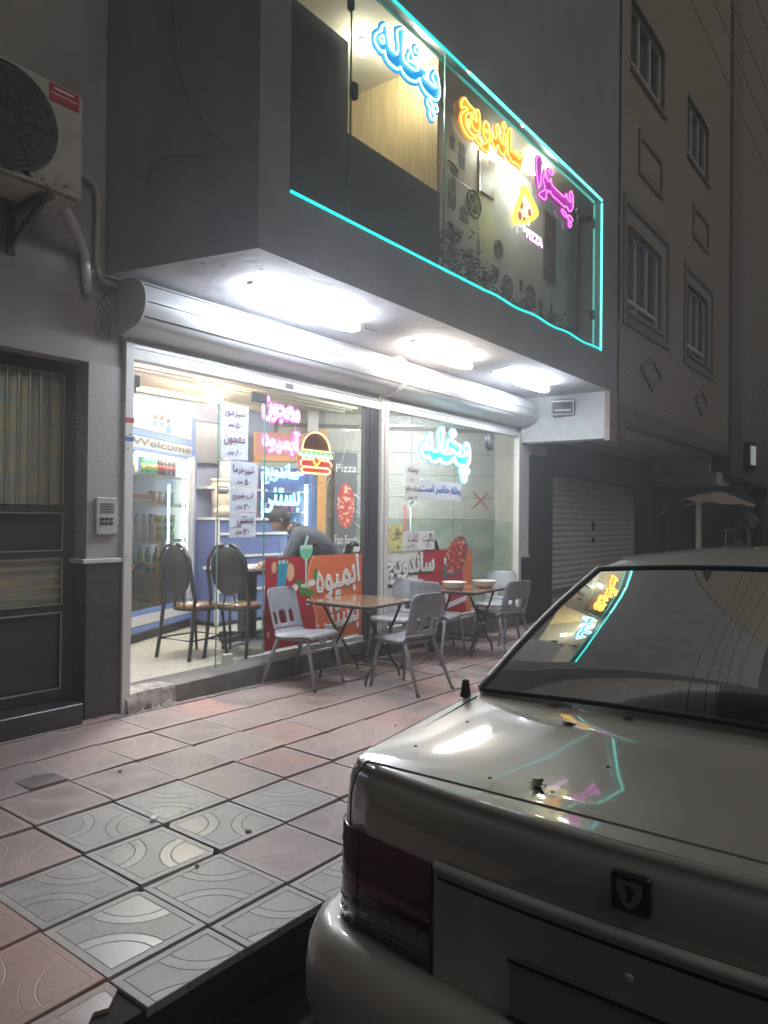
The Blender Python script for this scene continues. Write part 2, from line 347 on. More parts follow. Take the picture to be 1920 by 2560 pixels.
# ------------------------------------------------ ground
def slab_z(x, y): return gz(x, y)
m = MB()
m.quad((-60, -45, RZ+.55), (160, -45, RZ-1.6), (160, -3.05, RZ-1.6), (-60, -3.05, RZ+.55)); m.build('road', M['asphalt'], kind='structure')
m = MB(); P = []
for i in range(100):
    x = -8+i*.3; P.append([(x, -3.06, RZ-.0096*x+random.uniform(-.01, .01)), (x, -2.95, RZ-.05-.0096*x+random.uniform(-.02, .02)), (x, -2.8, RZ-.07-.0096*x+random.uniform(-.02, .02)), (x, KERB-.005, RZ-.05-.0096*x+random.uniform(-.01, .01))])
m.grid(P); m.build('gutter', M['dirt'], kind='structure')
m = MB()   # bed of the pavement
m.quad((-14, KERB, gz(-14, KERB)-.012), (60, KERB, gz(60, KERB)-.012), (60, 6, gz(60, 0)-.012), (-14, 6, gz(-14, 0)-.012))
m.quad((-14, KERB, gz(-14, KERB)-.012), (-14, KERB, -.5), (60, KERB, -1.2), (60, KERB, gz(60, KERB)-.012))
pav = m.build('pavement', [M['joint']], kind='structure')
# tiles
ts = .4; hx = .1955
def tilemesh(mt, y0=-hx, y1=hx, x0=-hx, x1=hx):
    m = MB(); b = .0025; z = 0; d = -.03
    m.quad((x0+b, y0+b, z), (x1-b, y0+b, z), (x1-b, y1-b, z), (x0+b, y1-b, z))
    o = [(x0, y0), (x1, y0), (x1, y1), (x0, y1)]; i_ = [(x0+b, y0+b), (x1-b, y0+b), (x1-b, y1-b), (x0+b, y1-b)]
    for k in range(4):
        l = (k+1) % 4
        m.quad((*i_[k], z), (*o[k], z-.002), (*o[l], z-.002), (*i_[l], z)); m.quad((*o[k], z-.002), (*o[k], d), (*o[l], d), (*o[l], z-.002))
    return m.mesh('tile', mt)
TMesh = [tilemesh(t) for t in TM]; TB = [tilemesh(t, -.001, hx) for t in TM]; TT = [tilemesh(t, -hx, -hx+.062) for t in TM]
def chipped(mt, seed):
    g = random.Random(seed); m = MB(); a, b = g.uniform(.018, .05), g.uniform(.018, .05)
    m.prism([(-hx+a, -hx), (hx, -hx), (hx, hx), (-hx, hx), (-hx, -hx+b), (-hx+a*.35, -hx+b*.75), (-hx+a*.6, -hx+b*.3)], 'z', -.03, -.0005); me = m.mesh('tile', mt); return me
TC = [[chipped(t, 3*i+7), chipped(t, 5*i+31)] for i, t in enumerate(TM)]
slope = Matrix(((1, 0, 0), (0, 1, 0), (-.0096, .0383, 1))).to_4x4()
rng = random.Random(3)
def greyness(i, j):
    cx = -1.27+.4*i; cyy = -2.47+.4*j
    return (cyy < -1.55+rng.uniform(-.35, .1) and cx < -.45+rng.uniform(-.5, .4)) and not (i <= -2 and j <= 0)
ntile = 0
for j in range(-1, 7):
    for i in range(-6, 26):
        if ntile > 285: break
        x = -1.27+.4*i+.2; y = -2.47+.4*j+.2
        k = 1 if greyness(i, j) else (2 if rng.random() < .22 else 0)
        if i <= -2 and j <= 1: k = 2
        if i == -3 and j == -1: continue
        me = (TB if j == -1 else TT if j == 6 else TMesh)[k]
        if 0 <= j < 6 and rng.random() < .16: me = TC[k][rng.randrange(2)]
        if i == -2 and j == -1:      # the broken corner tile at the kerb
            m = MB(); pl = [(-hx, -.001), (-.08, -.001), (-.045, .03), (-.06, .062), (.0, .075), (.035, .052), (.09, .10), (.13, .085), (hx, .14), (hx, hx), (-hx, hx)]
            m.prism(pl, 'z', -.03, 0); me = m.mesh('tile', TM[k])
        o = bpy.data.objects.new('tile', me); COL.objects.link(o); o.parent = pav
        rz = 0 if j in (-1, 6) else rng.choice((0, 1, 2, 3))*pi/2
        tilt = Matrix.Rotation(rng.uniform(-.0022, .0022), 4, 'X') @ Matrix.Rotation(rng.uniform(-.0022, .0022), 4, 'Y')
        if j == 6: y0_ = y
        o.matrix_world = Matrix.Translation((x, y, gz(x, y)+rng.uniform(-.0006, .0006))) @ slope @ tilt @ Matrix.Rotation(rz, 4, 'Z')
        ntile += 1
m = MB(); bm2 = None
for j in range(-1, 7):
    for i in range(26, 110):
        x0 = -1.27+.4*i+.004; x1 = x0+.392; y0 = max(-2.47+.4*j+.004, KERB); y1 = min(y0+.392 if j >= 0 else -2.474, 0)
        m.quad((x0, y0, gz(x0, y0)), (x1, y0, gz(x1, y0)), (x1, y1, gz(x1, y1)), (x0, y1, gz(x0, y1)))
o = m.build('distant_tiles', TM[0], pav, kind='stuff')
m = MB()   # a small iron inspection cover set in a tile
m.box(-.10, .10, -.085, .085, -.01, .004); o = m.build('inspection_cover', M['stepstone'], label='small square dark cover let into a pavement tile near the door', cat='cover')
o.location = (-.98, -.78, gz(-.98, -.78)+.002)
for (x, y, s, nm, lb) in ((-.87, -1.60, .022, 'paper_scrap', 'white crumpled cigarette packet scrap lying on the pavement tiles'), (-.66, -2.02, .016, 'pebble', 'small pale pebble in a tile joint near the kerb'), (-1.02, -2.10, .010, 'pebble', 'tiny pebble on the grey tile beside the glowing tile'), (-.62, -.95, .011, 'pebble', 'dark tiny pebble on the joint line in front of the door'), (.35, -.95, .007, 'paper_scrap', 'tiny white paper crumb on the tiles before the step'), (1.18, -1.52, .009, 'pebble', 'tiny grit stone on the tiles near the grey chairs')):
    m = MB(); n = 7
    if nm == 'paper_scrap': m.obox((0, 0, s*.35), (s, s*.2, 0), (-s*.15, s*.55, 0), (0, 0, s*.35))
    else: m.lathe([(s*.3, 0), (s, s*.3), (s*.85, s*.8), (s*.3, s)], seg=n)
    o = m.build(nm, M['whitepaper'] if nm == 'paper_scrap' else M['mortar'], label=lb, cat='litter' if nm == 'paper_scrap' else 'pebble'); o.location = (x, y, gz(x, y)); o.rotation_euler = (0, 0, x*3)
m = MB(); m.box(-30, 60, -34, -26, -1, 16)
for k in range(14): m.box(-26+6*k, -23+6*k, -26, -25.8, -1, 12+(k % 3))
m.build('unseen_reflection_row', M['brownstone'], kind='structure')  # unseen row, added only so the glass and the car have something to reflect
# ------------------------------------------------ our building: walls, pier, step, bay
bld = thing('shop_building', 'grey plastered building with overhanging upper bay above the lit fast food shop', 'building')
m = MB(); w = m
w.box(-6, -.264, 0, .25, 2.41, 19); w.box(-6, -1.30, 0, .25, -.2, 2.41); w.box(-.264, .0, .012, .25, 2.41, 19)
w.box(0, 6.4, .30, .5, 3.03, 19); w.box(-6, -.264, .2, .25, -.3, .0)
m.build('wall', M['plaster'], bld)
m = MB(); m.box(-.264, 0, 0, .25, 1.085, 2.41); m.build('granite_pier', M['granite'], bld)
for b in ((-.264, 0, -.004, .25, -.1, 1.06), (6.11, 6.4, -.004, .25, -.3, .87)): MB().box(*b).build('stone_base', M['darkstone'], bld)
o = MB().box(-.30, .0, -.022, .20, 1.06, 1.09).build('ledge', M['whitemarble'], bld); bevel(o, .005)
o = MB().box(6.115, 6.40, -.022, .20, .87, .90).build('ledge', M['whitemarble'], bld)
m = MB(); m.box(6.115, 6.40, 0, .25, .90, 2.45); m.build('right_pier', M['beamwhite'], bld)
# bay side: slightly skewed
def bayface(x): return 0
m = MB(); zt = 19
L0 = (-.15, 0.0); L1 = (.11, -1.22)
m.quad((*L0, 3.03), (*L1, 3.03), (*L1, zt), (*L0, zt))
# front with opening x .38..5.84, z 3.47..5.34
X0, X1, Z0, Z1 = .375, 5.845, 3.465, 5.345; F = -1.22; E_ = 6.42
m.quad((.11, F, 3.03), (E_, F, 3.03), (E_, F, Z0), (.11, F, Z0)); m.quad((.11, F, Z1), (E_, F, Z1), (E_, F, zt), (.11, F, zt))
m.quad((.11, F, Z0), (X0, F, Z0), (X0, F, Z1), (.11, F, Z1)); m.quad((X1, F, Z0), (E_, F, Z0), (E_, F, Z1), (X1, F, Z1))
m.quad((E_, F, 3.03), (E_, 0, 3.03), (E_, 0, zt), (E_, F, zt))
for a, b in (((X0, Z0), (X1, Z0)), ((X1, Z0), (X1, Z1)), ((X1, Z1), (X0, Z1)), ((X0, Z1), (X0, Z0))):
    m.quad((a[0], F, a[1]), (b[0], F, b[1]), (b[0], F+.09, b[1]), (a[0], F+.09, a[1]))
m.build('bay', M['bayplaster'], bld)
# soffit: slab with thin rim
m = MB(); n = 30; P = []
for i in range(n+1):
    for_row = []
    xr = i/n
    for j in range(9):
        yy = -1.22+1.52*j/8; xl = .11-(yy+1.22)*.213 if yy < 0 else -.15
        x = xl+(6.4-xl)*xr; for_row.append((x, yy, 3.03+(.0 if j in (0, 8) else .003*sin(x*3+j))))
    P.append(for_row)
m.grid(P, True); m.build('soffit', M['soffit'], bld)
o = MB().box(6.15, 6.42, -1.16, .0, 2.43, 3.029).build('end_beam', [M['beamwhite']], bld)
o = MB().box(6.15, 6.43, -1.225, -1.161, 2.40, 3.029).build('beam_face', M['pinktrim'], bld)
# scratches / peeled spots of plaster on soffit: thin chips
m = MB(); rg = random.Random(5)
for k in range(46):
    x = .45+rg.gauss(.35, .33); y = -.80+rg.gauss(0, .12); r = abs(rg.gauss(.008, .007))+.003
    m.quad(*[(x+r*1.8*cos(a+k)*rg.uniform(.6, 1.2), y+r*sin(a+k), 3.0275) for a in (0, 1.1, 2.3, 3.4, 4.6)])
m.build('peeling_spots', M['stepstone'], bld, kind='stuff')
# wire ends on the soffit
m = MB()
for cx, cyy in ((1.82, -.68), (4.12, -.60)):
    for k in range(4):
        a = rg.uniform(0, 6); m.tube([(cx+.03*k, cyy, 3.02), (cx+.03*k+.03*cos(a), cyy+.03*sin(a), 2.995), (cx+.05*k+.04, cyy+.02*sin(a*3), 2.99)], .003, 5)
m.tube([(3.66, -.63, 3.01), (3.80, -.62, 2.985), (3.95, -.60, 2.985), (4.10, -.60, 3.0), (4.25, -.63, 3.01)], .003, 5)
m.build('loose_wires', M['black'], bld, kind='stuff')
# step with chipped left end
m = MB(); ztl = lambda x: .122+.017*x
P = []
for i in range(61):
    x = .05+6.07*i/60; r_ = rg.uniform(-.004, .004)
    P.append([(x, -.018, -.35), (x, -.018+r_*.4, .02+r_), (x, -.018, ztl(x)-.006), (x, -.010, ztl(x)), (x, .30, ztl(x))])
m.grid(P, False); m.build('step', M['stepstone'], bld)
m = MB(); P = []
for i in range(16):
    x = .03+.42*i/15; e = max(0, .33-x)*.25+rg.uniform(0, .008)
    P.append([(x, -.045-rg.uniform(0, .035), gz(x, 0)-.006), (x, -.040-e*.3, .015+rg.uniform(0, .03)), (x, -.032-e*.15, ztl(x)-.035+rg.uniform(-.02, .01)), (x, -.028, ztl(x)-.014), (x, -.02, ztl(x)+.006), (x, .20, ztl(x)+.005)])
m.grid(P, False); m.build('patched_mortar', M['mortar'], bld)
m = MB(); P = []
for i in range(70):
    x = -.9+i*.1; P.append([(x, -.012-abs(rg.gauss(.008, .010)), gz(x, 0)-.004), (x, -.008, gz(x, 0)+.006+abs(rg.gauss(.004, .006))), (x, .02, gz(x, 0)+.012)])
m.grid(P, False); m.build('mortar_bead', M['mortar'], bld)
# ------------------------------------------------ house door on the left
door = thing('house_door', 'dark brown metal house door with barred frosted panes left of the shop', 'door', (-.80, .18, .14))
def dd(m, name, mt, par=None):
    o = m.build(name, mt, par or door); o.matrix_parent_inverse = Matrix(); o.data.transform(Matrix.Translation((.80, -.18, -.14))); return o
m = MB()
DX0, DX1 = -1.30, -.266
for b in ((DX0, DX1, .15, .20, 2.335, 2.41), (-.345, DX1, .15, .20, .13, 2.335), (DX0, -1.24, .15, .20, .13, 2.335), (-1.24, -.345, .15, .20, 1.405, 1.45), (-1.24, -.345, .15, .20, 1.10, 1.138), (-1.24, -.345, .15, .20, .742, .78), (-1.24, -.345, .15, .20, .13, .215)): m.box(*b)
m.box(-1.24, -.345, .175, .20, 1.138, 1.405); m.box(-1.24, -.345, .175, .20, .215, .742)
dd(m, 'leaf', M['doormetal'])
m = MB(); m.box(-1.24, -.345, .185, .190, 1.45, 2.335); dd(m, 'frosted_pane', M['frost'])
m = MB(); m.box(-1.24, -.345, .185, .190, .78, 1.10); dd(m, 'frosted_pane', M['frost'])
for (a, b) in ((1.455, 2.325), (1.143, 1.40), (.785, 1.095), (.222, .737)):
    m = MB(); t = .006; xl, xr = -1.235, -.35
    m.box(xl, xr, .141, .149, a, a+t*1.5); m.box(xl, xr, .141, .149, b-t*1.5, b); m.box(xr-t*1.5, xr, .141, .149, a+t*1.5, b-t*1.5); m.box(xl, xl+t*1.5, .141, .149, a+t*1.5, b-t*1.5)
    dd(m, 'trim', M['doortrim'])
for k in range(12): dd(MB().box(-.365-.073*(k+1)-.0055, -.365-.073*(k+1)+.0055, .150, .162, 1.45, 2.335), 'bar', M['doortrim'])
for k in range(4): dd(MB().box(-1.24, -.345, .150, .162, .78+.064*(k+1)-.005, .78+.064*(k+1)+.005), 'bar', M['doortrim'])
m = MB(); m.tube([(-1.17, .14, 1.2), (-1.17, .07, 1.2), (-1.05, .07, 1.2)], .012); dd(m, 'handle', M['alu'])
o = MB().box(-1.40, -.300, -.05, .20, .0, .145).build('door_step', M['darkstone'], label='dark worn stone step under the brown house door', cat='step'); bevel(o, .006)
MB().box(-1.6, -.2, 1.1, 1.15, 0, 2.6).build('hall_wall', M['beige'], bld)
# intercom
ic = thing('intercom', 'small grey metal door intercom panel on the speckled granite pier', 'intercom', (-.128, -.006, 1.38))
o = MB().box(-.082, .082, -.022, .004, -.125, .125).build('casing', M['alu'], ic); bevel(o, .004)
m = MB()
for k in range(4): m.box(-.055, .045, -.026, -.0225, .085-.018*k-.008, .085-.018*k)
m.build('nameplate', M['inkgrey'], ic)
m = MB()
for k in range(2):
    for l in range(3): m.box(-.055+.035*l, -.03+.035*l, -.028, -.0225, -.03-.03*k, -.012-.03*k)
m.build('button', M['black'], ic)
m = MB()
for a in (-.072, .072):
    for b in (-.115, .115): m.lathe([(.004, 0), (.004, .003), (.002, .004)], (a, -.0225, b), 8, (0, -1, 0))
m.build('screws', M['black'], ic, kind='stuff')
# ------------------------------------------------ air conditioner
ac = thing('air_conditioner', 'old white outdoor air conditioner unit with round fan grille on wall brackets', 'air conditioner', (-1.0, -.45, 3.25))
o = MB().box(-.40, .41, 0, .32, 0, .65).build('casing', M['acwhite'], ac); bevel(o, .02, 2)
m = MB()
for k in range(9): m.tube([(-.05+(.05+.030*k)*cos(a), -.012-.010*cos(k/8*pi/2), .33+(.05+.030*k)*sin(a)) for a in [2*pi*i/36 for i in range(36)]], .003, 5, True)
for k in range(12):
    a = k*pi/6; m.tube([(-.05+.04*cos(a), -.018, .33+.04*sin(a)), (-.05+.29*cos(a), -.008, .33+.29*sin(a))], .003, 5)
m.build('fan_grille', M['grilledark'], ac)
m = MB(); m.lathe([(.29, 0), (.29, .004)], (-.05, -.002, .33), 40, (0, -1, 0)); m.build('fan_opening', M['grilledark'], ac)
m = MB()
for k in range(5):
    a = k*2*pi/5; m.quad((-.05, -.0075, .33), (-.05+.27*cos(a), -.0075, .33+.27*sin(a)), (-.05+.26*cos(a+.7), -.0125, .33+.26*sin(a+.7)))
m.build('fan_blade', M['grilledark'], ac)
MB().box(.19, .375, -.004, -.001, .53, .63).build('red_sticker', M['red'], ac)
m = MB(); m.box(.20, .365, -.0055, -.0045, .572, .578); m.box(.22, .34, -.0055, -.0045, .60, .612); m.build('sticker_print', M['whitepaper'], ac)
for x in (-.22, .20):
    m = MB(); m.obox((x, .22, -.025), (.02, 0, 0), (0, .25, 0), (0, 0, .02)); m.obox((x, .445, -.14), (.02, 0, 0), (0, .02, 0), (0, 0, .14)); m.obox((x, .25, -.13), (.012, 0, 0), (0, .21, -.105), (0, .01, .02)); m.build('bracket', M['rust'], ac)
m = MB(); rg2 = random.Random(9)
for k in range(40):
    x = rg2.uniform(-.38, .38); z = .03+abs(rg2.gauss(0, .03)); r = rg2.uniform(.003, .016); m.quad(*[(x+r*1.6*cos(a), -.0012, z+r*.7*sin(a)) for a in (0, 1.2, 2.5, 3.8, 5)])
m.build('rust_spots', M['rust'], ac, kind='stuff')
m = MB(); m.tube([(-.60, -.22, 3.30), (-.50, -.18, 3.22), (-.42, -.10, 3.20), (-.33, -.04, 3.1), (-.31, -.035, 2.95), (-.30, -.03, 2.86)], [.035, .033, .03, .03, .032, .028], 10)
m.build('insulated_hose', M['whitepaint'], label='thick wrapped hose dropping below the air conditioner', cat='hose')
m = MB(); m.tube([(-.585, -.03, 3.63), (-.32, -.03, 3.62), (-.26, -.03, 3.60), (-.232, -.03, 3.52), (-.235, -.03, 3.08), (-.225, -.03, 3.01), (-.19, -.03, 2.97), (-.13, -.03, 2.965), (-.08, -.02, 2.97)], .018, 10)
m.build('drain_pipe', M['acwhite'], label='thin grey pipe bending down from the air conditioner to the shutter box', cat='pipe')
m = MB()
for k in range(3):
    m.tube([(-.19+.03*k+.05*sin(t_*1.3+k)*(1-t_/9), -.012, 2.93-.035*t_) for t_ in range(10)], .0035, 5)
m.tube([(-.17+.06*cos(a), -.012, 2.66+.08*sin(a)) for a in [i*.45 for i in range(15)]], .003, 5)
m.build('hanging_wires', M['rust'], label='thin tangled wires hanging on the plaster beside the shutter box', cat='wire')
# thin crack-like cables on the bay side
m = MB()
def sidept(t, z): return (-.15+.26*t-.012, -1.22*t-.005, z)
M['cablegrey'] = mat('cable_grey', (.15, .15, .155), .7)
m.tube([sidept(.40, 5.2), sidept(.46, 4.7), sidept(.50, 4.3), sidept(.58, 4.02), sidept(.72, 3.8), sidept(.8, 3.72)], .005, 5)
m.tube([sidept(.28, 3.55), sidept(.33, 3.70), sidept(.45, 3.72), sidept(.62, 3.68), sidept(.85, 3.70)], .004, 5)
m.build('thin_cables', M['cablegrey'], label='thin dark cables running over the grey side of the bay', cat='cable')
# ------------------------------------------------ roller shutter housings over the shop front
def prof(xs, seg=14):
    # (y,z) outline of the rounded housing
    pts = [(.06, 3.02), (-.10, 3.01)]
    for k in range(seg+1):
        a = pi*.5-k*(pi*.90)/seg; pts.append((-.125-.17*cos(a), 2.835+.17*sin(a)))
    pts += [(-.03, 2.640), (.06, 2.635)]
    return pts
for (xa, xb, lb) in ((-.03, 2.985, 'left rounded metal roller shutter housing above the shop door'), (3.04, 6.03, 'right rounded metal roller shutter housing above the window with blue sign')):
    hb = thing('shutter_housing', lb, 'shutter box', (xa, 0, 2.6), 0, 'shutter housings under the soffit')
    pr = prof(0); m = MB()
    m.grid([[(0, y, z-2.6) for y, z in pr], [(xb-xa, y, z-2.6) for y, z in pr]], False); o = m.build('cover', M['shutterbox'], hb)
    for p_ in o.data.polygons: p_.use_smooth = True
    m = MB()
    for e in (-.012, xb-xa-.004): MB().prism([(y*1.03, (z-2.6)*1.03-.006) for y, z in pr], 'x', e, e+.016).build('end_cap', M['whitepaint'], hb)
    for k in (4, 8, 11):
        y, z = pr[k+2]; MB().tube([(0, y-.001, z-2.6), (xb-xa, y-.001, z-2.6)], .0035, 5).build('seam', M['darkalu'], hb)
    m = MB()
    for k, (a, b_) in enumerate(((.0, .09), (.002, .10))):
        pass
    for k in range(2): o = MB().box(.06, xb-xa-.05, -.006-.006*k, .02, .003-.034*k, .034-.034*k).build('slat', M['alu'], hb); bevel(o, .003)
# hoop between the two housings
m = MB(); pr = prof(0); m.tube([(3.012, y*1.05, 2.6+(z-2.6)*1.03) for y, z in pr[1:-1]], .022, 8); m.build('housing_clamp', M['whitepaint'], label='white curved strap joining the two shutter housings', cat='strap')
# shop front frame
fr = thing('shop_window', 'white and aluminium shop front frame with clear glass panes and glass door', 'shop front', (0, 0, .12))
def fb(name, mt, *bs, bv=.003, dat=None):
    for b in bs:
        o = MB().box(b[0], b[1], b[2], b[3], b[4]-.12, b[5]-.12).build(name, mt, fr)
        if bv: bevel(o, bv)
    return o
fb('guide_rail', M['rustwhite'], (.0, .068, -.028, .05, gz(0, 0)-.01, 2.60))
fb('red_tape', M['red'], (-.001, .069, -.0300, -.0281, 2.035, 2.070), bv=0); fb('blue_tape', M['pblue' if 0 else 'inkblue'], (-.001, .069, -.0300, -.0281, 1.905, 1.935), bv=0)
fb('yellow_strip', mat('yellow_tape', (.50, .36, .04), .5), (.068, .075, -.02, .0, .55, 1.05), bv=0)
fb('centre_post', M['rustwhite'], (2.955, 3.005, -.03, .05, .14, 2.62), (3.022, 3.085, -.03, .05, .14, 2.62))
fb('post_groove', M['inkgrey'], (3.004, 3.0225, -.01, .02, .14, 2.62), bv=0)
fb('dark_mullion', M['darkalu'], (2.72, 2.78, -.01, .05, .17, 2.5), (2.79, 2.85, -.01, .05, .17, 2.5), (2.86, 2.95, .0, .05, .17, 2.5))
fb('end_rail', M['rustwhite'], (6.03, 6.112, -.035, .05, .20, 2.56))
fb('header', M['whitepaint'], (.068, 2.955, -.016, .06, 2.488, 2.565), (3.085, 6.03, -.016, .06, 2.50, 2.565))
fb('header_label', M['inkgrey'], (1.58, 1.68, -.0185, -.0162, 2.505, 2.55), bv=0)
fb('sill', M['alu'], (1.385, 2.72, -.016, .06, .150, .178), (1.385, 2.72, -.006, .05, .178, .225), (3.085, 6.03, -.016, .06, .185, .215), (3.085, 6.03, -.006, .05, .215, .25))
def pane(x0, x1, z0, z1, y=.022, name='glass_pane'):
    o = fb(name, M['glass'], (x0, x1, y, y+.009, z0, z1), bv=0); o.data = o.data
    bm = bmesh.new(); bm.from_mesh(o.data)
    bmesh.ops.delete(bm, geom=[f for f in bm.faces if abs(f.normal.y) < .5 or f.normal.y > .5], context='FACES'); bm.to_mesh(o.data); bm.free()
    return o
pane(1.385, 2.72, .225, 2.49); pane(3.085, 6.03, .25, 2.5)
# door leaf of glass with patch fittings
pane(.872, 1.372, .185, 2.415, .012, 'door_leaf')
fb('glass_edge', M['glassedge'], (1.372, 1.380, .012, .022, .185, 2.415), (.866, .872, .012, .022, .185, 2.415), (.078, .086, .010, .02, .17, 2.35), bv=0)
fb('patch_fitting', M['darkalu'], (1.215, 1.385, .004, .03, 2.345, 2.425), (.072, .14, .004, .03, 2.30, 2.38), (.088, .11, .004, .03, 2.26, 2.30))
fb('patch_fitting', M['alu'], (.935, 1.04, .004, .03, .195, .28), (1.215, 1.385, .004, .03, .187, .225))
o = fb('door_lock', M['alu'], (.86, .985, .0, .032, 1.565, 1.625), bv=.02)
# paper price lists on the glass
def sheet(name, x0, x1, z0, z1, mt, lines, label, y=.004, T=None, rot=0, wavy=.002):
    p = thing(name, label, 'notice', ((x0+x1)/2, y, (z0+z1)/2)); cx, cz = (x0+x1)/2, (z0+z1)/2
    m = MB(); P = []
    for i in range(7):
        zz = z0+(z1-z0)*i/6-cz; P.append([(x0-cx+(x1-x0)*j/6, wavy*sin(i*1.7+j*.9), zz) for j in range(7)])
    m.grid(P, True); m.build('sheet', mt, p)
    for (t, (a, b, c, d), ink) in lines:
        w_, h_ = x1-x0, z1-z0
        text(t, (x0+a*w_-cx, x0+b*w_-cx, z0+c*h_-cz, z0+d*h_-cz), -.0045, M[ink], p, bold=.0035 if w_ > .8 else .0009)
    p.rotation_euler = (0, rot, 0); return p
PX = [(.885, 1.175, 2.075, 2.29, 'شیرموز', '۵۰', 'price notice with purple writing at the top of the taped column on the door glass'),
      (.888, 1.172, 1.85, 2.07, 'معجون', '۸۰', 'second price notice from the top taped on the door glass'),
      (.985, 1.275, 1.62, 1.835, 'شیرخرما', '۵۰', 'third price notice down on the door glass with long purple word'),
      (.982, 1.272, 1.42, 1.615, 'آب هویج', '۳۰', 'fourth price notice on the door glass naming two purple words'),
      (.980, 1.270, 1.215, 1.415, 'بستنی', '۴۰', 'lowest price notice of the taped column on the door glass')]
for k, (a, b, c, d, t, n_, lb) in enumerate(PX):
    ls = [(t, (.10, .88, .50, .86) if k != 4 else (.28, .90, .48, .88), 'ink'), (n_, (.52, .74, .12, .36), 'ink'), ('تومان', (.24, .46, .14, .32), 'ink')]
    if k == 4: ls.append(('ایرانی و فرنگی' if False else 'ایرانی فالوده' if False else 'ایرانی', (.08, .42, .40, .48), 'ink'))
    sheet('price_notice', a, b, c, d, M['paper'], ls, lb)
sheet('banner_notice', 3.69, 4.59, 1.605, 1.812, M['paper'], [('پخله حاضر است', (.02, .98, .22, .80), 'inkblue')], 'wide white paper strip with blue writing under the blue window sign', rot=.01)
sheet('faint_notice', 3.42, 3.70, 1.76, 1.97, M['whitepaper'], [('پخله', (.2, .85, .5, .9), 'inkgrey'), ('تومان', (.3, .6, .15, .3), 'inkgrey')], 'pale paper with one grey word left of the blue window sign')
sheet('faint_notice', 3.42, 3.72, 1.58, 1.755, M['whitepaper'], [('پخله خام', (.05, .95, .45, .9), 'inkgrey'), ('۱۲ ', (.6, .8, .1, .3), 'inkgrey'), ('تومان', (.2, .5, .1, .3), 'inkgrey')], 'pale paper with two grey words and a price left of the wide paper strip')
sheet('yellow_notice', 3.09, 3.175, 1.045, 1.315, M['yellowpaper'], [('سان', (.1, .9, .72, .9), 'inkgrey'), ('۲۵', (.1, .6, .05, .2), 'inkgrey')], 'narrow yellow paper strip next to the white centre post')
sheet('yellow_notice', 3.185, 3.385, 1.045, 1.315, M['yellowpaper'], [('سالاد', (.25, .95, .62, .9), 'inkgrey'), ('ماکارونی', (.1, .7, .42, .58), 'inkgrey'), ('۳۰', (.5, .8, .05, .18), 'inkgrey')], 'yellow paper with three lines of writing in the right window')
sheet('white_notice', 3.40, 4.01, 1.04, 1.245, M['whitepaper'], [('کتلت', (.14, .46, .45, .92), 'ink'), ('ناگت', (.62, .97, .45, .92), 'ink'), ('۶۰', (.26, .40, .12, .34), 'ink'), ('۸۰', (.72, .88, .10, .40), 'inkblue'), ('تومان', (.10, .22, .12, .3), 'ink')], 'white paper with two purple words above the sandwich poster')
# red cross sticker
m = MB(); m.obox((5.07, .012, 1.617), (.19, 0, .10), (0, .002, 0), (-.004, 0, .009)); m.obox((5.07, .010, 1.617), (.19, 0, -.10), (0, .002, 0), (.004, 0, .009)); m.build('cross_sticker', mat('red_tape', (.35, .06, .04), .5), label='red taped cross on the right window glass', cat='sticker')
# exhaust fan in the right window corner
ef = thing('window_fan', 'round dark ventilation fan at the top right corner of the right window', 'fan', (5.33, .05, 2.38))
m = MB(); m.lathe([(.12, 0), (.12, .03), (.09, .04)], (0, 0, 0), 24, (0, -1, 0)); m.build('housing', M['darkalu'], ef)
m = MB()
for k in range(5): m.tube([((.02+.02*k)*cos(a), -.045, (.02+.02*k)*sin(a)) for a in [2*pi*i/20 for i in range(20)]], .002, 4, True)
m.build('grille', M['alu'], ef)
